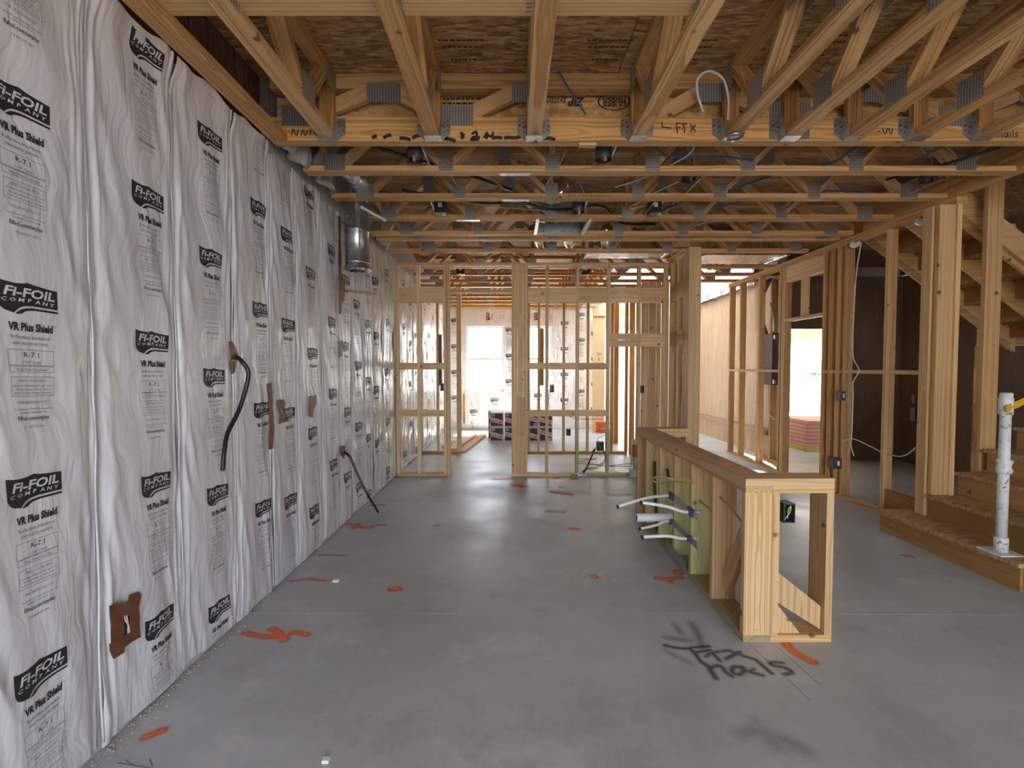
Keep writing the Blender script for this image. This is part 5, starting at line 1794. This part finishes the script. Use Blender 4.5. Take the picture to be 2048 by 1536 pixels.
def carton(x, y, z, flip, label):
    c = empty('carton', (x + CW / 2, y, z), label, 'box', 'stacked blue and white cartons')
    g = 0.004
    box('carton_body', x + g, x + CW - g, y, y + CD, z, z + CH - 0.003, 'carton', c)
    P = Print()
    w_, h_ = CW - 0.036, CH - 0.04
    P.rect(-w_ / 2, w_ / 2, -h_ / 2, h_ / 2, 0)
    v = [(-w_ / 2, 0.01), (w_ / 2, -0.055), (w_ / 2, 0.035), (-w_ / 2, 0.10)]
    P.add(v, [(0, 1, 2, 3)], 1, 0.0006)
    P.text('RUCO', 0.0, 0.005, 0.095, 2, 0.0012, fit=w_ * 0.9, bold=0.03, rot=-0.27, res=1)
    P.rect(w_ / 2 - 0.075, w_ / 2 - 0.01, -h_ / 2 + 0.008, -h_ / 2 + 0.055, 1, 0.0006)
    for k in range(7):
        P.rect(w_ / 2 - 0.068 + 0.008 * k, w_ / 2 - 0.064 + 0.008 * k, -h_ / 2 + 0.015, -h_ / 2 + 0.048, 0, 0.0012)
    place_print('printed_front', P, (x + CW / 2, y, z + CH / 2), (1, 0, 0), (0, 0, 1), (0, -1, 0), ['print_navy', 'carton', 'print_red'], c, 0.001, 0 if flip else math.pi)
    return c


BX0, BY0 = -0.43, 9.25
n_ = 0
nm = ['leftmost', 'second from left', 'third from left', 'fourth from left']
for r_ in range(2):
    for q in range(4):
        x = BX0 + q * (CW + 0.012) + (0.13 if q >= 2 else 0)
        carton(x, BY0 + 0.01 * ((q * 3 + r_) % 2), r_ * CH, (q == 2 and r_ == 1) or (q == 3 and r_ == 0), '%s blue-fronted carton in the %s row of the stack' % (nm[q], ['bottom', 'top'][r_]))
for r_ in range(2):
    carton(BX0 - 0.06, BY0 + CD + 0.03, r_ * CH, False, '%s carton standing behind the left end of the stack' % ['lower', 'upper'][r_])

for k, (x, y0, y1, a, z) in enumerate(((-0.86, 8.05, 10.2, 0.28, 0.0), (-1.03, 8.2, 10.3, 0.30, 0.0), (-1.22, 8.5, 9.2, 0.08, 0.0))):
    o = beam('loose_board', (x, y0, z + 0.02), (x + a, y1, z + 0.02), 0.14 if k == 0 else 0.09, 0.038, (1, 0, 0), 'pine_fresh')
    tag(o, ['wide loose board on the floor right of the inner stud', 'loose board lying left of the inner stud', 'short loose board nearest the foil wall'][k], 'lumber')
bk = empty('orange_bucket', (2.0, 10.6, 0), 'bright orange bucket in front of the pale panel', 'bucket')
lathe('pail', [(0.0, 0.0), (0.11, 0.0), (0.13, 0.22), (0.137, 0.222), (0.137, 0.24), (0.122, 0.24), (0.10, 0.02), (0, 0.02)], (2.0, 10.6, 0), 'orange_plastic', bk, 20)
tube('handle', [(1.87, 10.6, 0.21), (1.9, 10.5, 0.13), (2.0, 10.46, 0.10), (2.1, 10.5, 0.13), (2.13, 10.6, 0.21)], 0.005, 'steel', bk, 6)
o = beam('wood_stick', at(1100, 981, Z=0.01), at(1145, 986, Z=0.01), 0.03, 0.018, (0, 1, 0), 'pine_warm')
tag(o, 'short brown wood stick lying on the slab before the partition', 'offcut')
o = boxes('paper_scrap', [(a - 0.02, a + 0.02, b - 0.015, b + 0.015, 0.0005, 0.012) for a, b in ((0.0, 0.0),)], 'white_plastic')
o.location = at(672, 1161, Z=0.007)
tag(o, 'white paper scrap beside an orange dash near the foil wall', 'scrap')
o = box('paper_scrap', -0.03, 0.03, -0.02, 0.02, 0.0005, 0.008, 'white_plastic')
o.location = at(1122, 972, Z=0.005)
tag(o, 'small white paper scrap before the partition', 'scrap')
o = box('paper_scrap', -0.012, 0.012, -0.01, 0.01, 0.0005, 0.012, 'white_plastic')
o.location = at(652, 1520, Z=0.006)
tag(o, 'tiny white crumb at the bottom of the picture', 'scrap')

# ------------------------------------------------------------------ paint on the slab (parts of the floor)
def blob_mark(name, strokes_px, mat, soft=0.03, z=0.0012, amax=1.0, cell=0.008):
    """spray paint: strokes given as photo polylines on the slab with a half-width in metres; alpha falls off at the edge"""
    S = []
    for (pl, r) in strokes_px:
        pts = smooth_path([at(u, v, Z=0.0) for u, v in pl], 4) if len(pl) > 2 else [at(u, v, Z=0.0) for u, v in pl]
        if len(pts) == 1:
            pts = pts * 2
        for a, b in zip(pts[:-1], pts[1:]):
            S.append((a.x, a.y, b.x, b.y, r * (1.55 if mat == 'orange_spray' else 1.2)))
    S = np.array(S)
    pad = S[:, 4].max() + soft
    x0, x1 = min(S[:, 0].min(), S[:, 2].min()) - pad, max(S[:, 0].max(), S[:, 2].max()) + pad
    y0, y1 = min(S[:, 1].min(), S[:, 3].min()) - pad, max(S[:, 1].max(), S[:, 3].max()) + pad
    nx, ny = max(4, int((x1 - x0) / cell)), max(4, int((y1 - y0) / cell))
    gx, gy = np.meshgrid(np.linspace(x0, x1, nx + 1), np.linspace(y0, y1, ny + 1), indexing='xy')
    al = np.zeros_like(gx)
    for (ax, ay, bx, by, r) in S:
        dx, dy = bx - ax, by - ay
        L2 = dx * dx + dy * dy + 1e-12
        t = np.clip(((gx - ax) * dx + (gy - ay) * dy) / L2, 0, 1)
        d = np.hypot(gx - ax - t * dx, gy - ay - t * dy)
        al = np.maximum(al, np.clip((r + soft - d) / (2 * soft), 0, 1))
    al = (al * al * (3 - 2 * al)) * amax
    vv = np.stack([gx - (x0 + x1) / 2, gy - (y0 + y1) / 2, np.zeros_like(gx)], -1).reshape(-1, 3)
    ff = []
    for j in range(ny):
        for i in range(nx):
            if max(al[j, i], al[j, i + 1], al[j + 1, i], al[j + 1, i + 1]) > 0.01:
                ff.append((j * (nx + 1) + i, j * (nx + 1) + i + 1, (j + 1) * (nx + 1) + i + 1, (j + 1) * (nx + 1) + i))
    o = mesh(name, vv, ff, mat, floor, ((x0 + x1) / 2, (y0 + y1) / 2, z))
    at_ = o.data.attributes.new('alpha', 'FLOAT', 'POINT')
    at_.data.foreach_set('value', al.ravel().astype(np.float32))
    return o


OR = 'orange_spray'
blob_mark('paint_mark', [([(292, 1474), (325, 1461)], 0.012)], OR, 0.018)
blob_mark('paint_mark', [([(492, 1266), (520, 1272), (560, 1274), (590, 1264), (614, 1270)], 0.012), ([(545, 1258), (560, 1268), (570, 1280)], 0.014)], OR, 0.016)
blob_mark('paint_mark', [([(585, 1162), (620, 1158), (652, 1162)], 0.010)], OR, 0.02, amax=0.8)
blob_mark('paint_mark', [([(640, 1110), (690, 1111)], 0.008)], OR, 0.02, amax=0.7)
blob_mark('paint_mark', [([(698, 1048), (712, 1052), (735, 1056), (752, 1051), (770, 1050)], 0.012), ([(708, 1056), (716, 1048)], 0.014)], OR, 0.022, amax=0.85)
blob_mark('paint_mark', [([(740, 1011), (768, 1010)], 0.01)], OR, 0.025, amax=0.65)
blob_mark('paint_mark', [([(786, 1178), (795, 1178)], 0.018)], OR, 0.028)
blob_mark('paint_mark', [([(875, 1051)], 0.015)], OR, 0.025, amax=0.7)
blob_mark('paint_mark', [([(1188, 1153)], 0.015)], OR, 0.026)
blob_mark('paint_mark', [([(1143, 1057), (1154, 1058)], 0.015)], OR, 0.025)
blob_mark('paint_mark', [([(1097, 1023), (1125, 1024)], 0.018)], OR, 0.035, amax=0.8)
blob_mark('paint_mark', [([(990, 959), (1020, 958)], 0.02)], OR, 0.07, amax=0.7)
blob_mark('paint_mark', [([(1028, 970), (1045, 973)], 0.03)], OR, 0.07, amax=0.7)
blob_mark('paint_mark', [([(1108, 957), (1115, 956)], 0.02)], OR, 0.04, amax=0.6)
blob_mark('paint_mark', [([(1205, 957)], 0.02)], OR, 0.05, amax=0.5)
blob_mark('paint_mark', [([(1314, 1156), (1335, 1158), (1362, 1156)], 0.013), ([(1352, 1142), (1358, 1148)], 0.014), ([(1335, 1158), (1342, 1164)], 0.01)], OR, 0.016)
blob_mark('paint_mark', [([(1566, 1276), (1575, 1292), (1595, 1308), (1625, 1324)], 0.014)], OR, 0.022)
blob_mark('paint_mark', [([(1806, 1111), (1822, 1113)], 0.010)], OR, 0.02, amax=0.8)
blob_mark('paint_mark', [([(1790, 1022), (1840, 1024)], 0.02)], OR, 0.05, amax=0.6)
blob_mark('paint_mark', [([(1560, 895), (1590, 893)], 0.03)], OR, 0.08, amax=0.4)
blob_mark('paint_mark', [([(785, 955), (800, 954)], 0.02)], OR, 0.06, amax=0.45)
BK = 'black_spray'
R_ = 0.0095
# the hand-sprayed words on the slab
blob_mark('floor_lettering', [
    ([(1330, 1291), (1352, 1296), (1380, 1298)], R_), ([(1380, 1298), (1392, 1310), (1402, 1324), (1412, 1330)], R_), ([(1382, 1296), (1418, 1293)], R_ * 0.9), ([(1392, 1305), (1420, 1301)], R_ * 0.9),
    ([(1412, 1314), (1424, 1306), (1460, 1301)], R_ * 0.9), ([(1426, 1308), (1440, 1322)], R_), ([(1452, 1318), (1468, 1310), (1480, 1304)], R_), ([(1462, 1303), (1490, 1313), (1512, 1320)], R_),
    ([(1512, 1320), (1528, 1334), (1543, 1347)], R_), ([(1416, 1332), (1424, 1346), (1432, 1357)], R_ * 1.2), ([(1420, 1336), (1440, 1332), (1452, 1345), (1464, 1353)], R_),
    ([(1488, 1336), (1468, 1334), (1464, 1344), (1478, 1350), (1488, 1342), (1484, 1334)], R_), ([(1490, 1341), (1506, 1346), (1525, 1351)], R_), ([(1508, 1338), (1500, 1345)], R_ * 0.8),
    ([(1565, 1326), (1545, 1325), (1542, 1330), (1570, 1336), (1584, 1345), (1570, 1349)], R_)], BK, 0.012, 0.0013, 0.74, 0.006)
blob_mark('faint_dark_mark', [([(1350, 1250), (1360, 1265)], 0.01), ([(1382, 1246), (1396, 1270), (1404, 1292)], 0.014), ([(1332, 1302), (1350, 1312), (1380, 1326)], 0.008), ([(1330, 1275), (1380, 1282)], 0.012)], BK, 0.03, 0.0011, 0.45)  # soft-edged dark patches on the slab, fainter than the lettering
blob_mark('faint_dark_mark', [([(1480, 1470), (1520, 1460), (1550, 1490)], 0.02), ([(1560, 1475), (1610, 1500)], 0.02), ([(1510, 1440), (1530, 1470)], 0.012)], BK, 0.04, 0.0011, 0.28)
blob_mark('faint_dark_mark', [([(985, 975), (1050, 985)], 0.05), ([(1100, 975), (1160, 985)], 0.06)], 'dark_stain', 0.15, 0.0009, 0.22, 0.03)
blob_mark('chalk_mark', [([(1225, 990), (1255, 990)], 0.04)], 'blue_chalk', 0.06, 0.001, 0.6, 0.012)
blob_mark('chalk_mark', [([(1165, 986), (1180, 988)], 0.03)], 'blue_chalk', 0.06, 0.001, 0.4, 0.012)
blob_mark('marker_line', [([(235, 1526), (300, 1536)], 0.0012), ([(250, 1520), (270, 1533)], 0.0012), ([(300, 1518), (305, 1534)], 0.0012)], BK, 0.002, 0.001, 0.9, 0.002)
# saw-cut and chalk lines
pa, pb = at(700, 1226, Z=0), at(1425, 1226, Z=0)
for (p0, p1, w_) in ((at(500, 1226, Z=0), at(1440, 1227, Z=0), 0.0022), (at(1670, 1228, Z=0), at(2040, 1230, Z=0), 0.0022), (at(1600, 1288, Z=0), at(1665, 1348, Z=0), 0.002), (at(1665, 1348, Z=0), at(1880, 1536, Z=0), 0.003)):
    beam('chalk_line', p0 + Vector((0, 0, 0.0006)), p1 + Vector((0, 0, 0.0006)), w_, 0.0008, (0, 1, 0) if abs((p1 - p0).x) > abs((p1 - p0).y) else (1, 0, 0), 'block_grey', floor)
for (p0, p1) in ((at(1498, 1288, Z=0), at(1620, 1400, Z=0)), (at(1550, 1290, Z=0), at(1640, 1370, Z=0))):
    beam('pencil_line', p0 + Vector((0, 0, 0.0006)), p1 + Vector((0, 0, 0.0006)), 0.0015, 0.0008, (1, 0, 0), 'print_grey', floor)
# orange overspray on the knee-wall top
for (u0, v0, u1, v1) in ((1440, 925, 1475, 931), (1360, 889, 1380, 891)):
    a, b = at(u0, v0, Z=ZK + 2 * S2 + 0.001), at(u1, v1, Z=ZK + 2 * S2 + 0.001)
    S_ = box('paint_mark', a.x, b.x, b.y, a.y, ZK + 2 * S2 + 0.0003, ZK + 2 * S2 + 0.001, 'orange_plastic', kw)

# ------------------------------------------------------------------ OUTSIDE
lot = box('ground_outside', -40, 60, 13.2, 80, -0.35, -0.12, 'asphalt_lot')
tag(lot, 'sunlit bare building lot outside the garage', None, None, 'structure')
lot2 = box('ground_patio', -20, 25, -30, -3.1, -0.35, -0.12, 'grass')
tag(lot2, 'bare dirt yard behind the viewer', None, None, 'structure')
nh = empty('neighbour_house', (1.5, 40, 0), 'pale neighbouring house seen through the right window', 'house')
box('wall', -1.5, 9.0, 40, 48, -0.12, 5.2, 'stucco', nh)
prism('roof', [(-2.1, 5.2), (9.6, 5.2), (3.75, 8.0)], 'Y', 39.5, 48.5, 'roof_grey', nh)
for x in (2.2, 4.6):
    f_ = box('window', x, x + 1.0, 39.93, 40, 2.9, 4.4, 'vinyl_white', nh)
    box('pane', x + 0.08, x + 0.92, 39.9, 39.93, 2.98, 4.32, 'roof_grey', f_)
fb = empty('barrier', (-1.7, 30, -0.12), 'faded red site sign outside the left window', 'sign')
box('rail', -2.1, -1.36, 30, 30.05, 1.45, 2.0, 'clay', fb)
box('post', -2.1, -2.0, 30.05, 30.15, -0.12, 2.0, 'clay', fb)
box('post', -1.46, -1.36, 30.05, 30.15, -0.12, 2.0, 'clay', fb)

q = at(1612, 904, Z=0.0)
pal = empty('tile_pallet', (q.x + 0.5, q.y + 0.5, 0), 'low stack of red clay tiles on a yellow pallet inside the garage', 'pallet')
for k in range(7):
    box('tile_layer', q.x + random.uniform(-0.02, 0.02), q.x + 1.0, q.y, q.y + 0.9, 0.09 + 0.064 * k, 0.148 + 0.064 * k, 'clay', pal)
box('pallet_deck', q.x, q.x + 1.0, q.y, q.y + 0.9, 0, 0.088, 'dull_yellow', pal)
bs = empty('block_stack', (9.5, 17.5, -0.12), 'pale wrapped block stack behind the clay tiles', 'pallet')
for k in range(3):
    box('block', 9.2, 12.0, 17.5, 18.6, -0.12 + 0.42 * k, 0.29 + 0.42 * k, 'block_grey', bs)
for k, (x, y, s) in enumerate(((15.2, 27, 0.9), (17.4, 27.5, 1.0), (19.6, 27.2, 0.95), (21.8, 27.6, 1.0))):
    vv, ff = [], []
    for i in range(1300):
        a, b = random.uniform(0, 6.283), math.acos(random.uniform(-0.3, 1))
        r = s * random.uniform(0.5, 1.0)
        c = Vector((r * math.sin(b) * math.cos(a), r * math.sin(b) * math.sin(a), 0.3 + r * math.cos(b)))
        d = Vector((random.gauss(0, 1), random.gauss(0, 1), random.gauss(0, 1))).normalized() * 0.13
        e = Vector((random.gauss(0, 1), random.gauss(0, 1), random.gauss(0, 1))).normalized() * 0.06
        b0 = len(vv)
        vv += [c - d, c + e, c + d, c - e]
        ff.append((b0, b0 + 1, b0 + 2, b0 + 3))
    sh = empty('shrub', (x, y, -0.12), '%s green shrub at the far edge of the lot' % ['leftmost', 'second', 'third', 'rightmost'][k], 'shrub', 'shrubs beyond the garage')
    mesh('foliage', vv, ff, 'leaf', sh, (x, y, -0.12))
    tube('stem', [(x, y, -0.12), (x, y, 0.5)], 0.05, 'pine_warm', sh, 6, smooth=False)
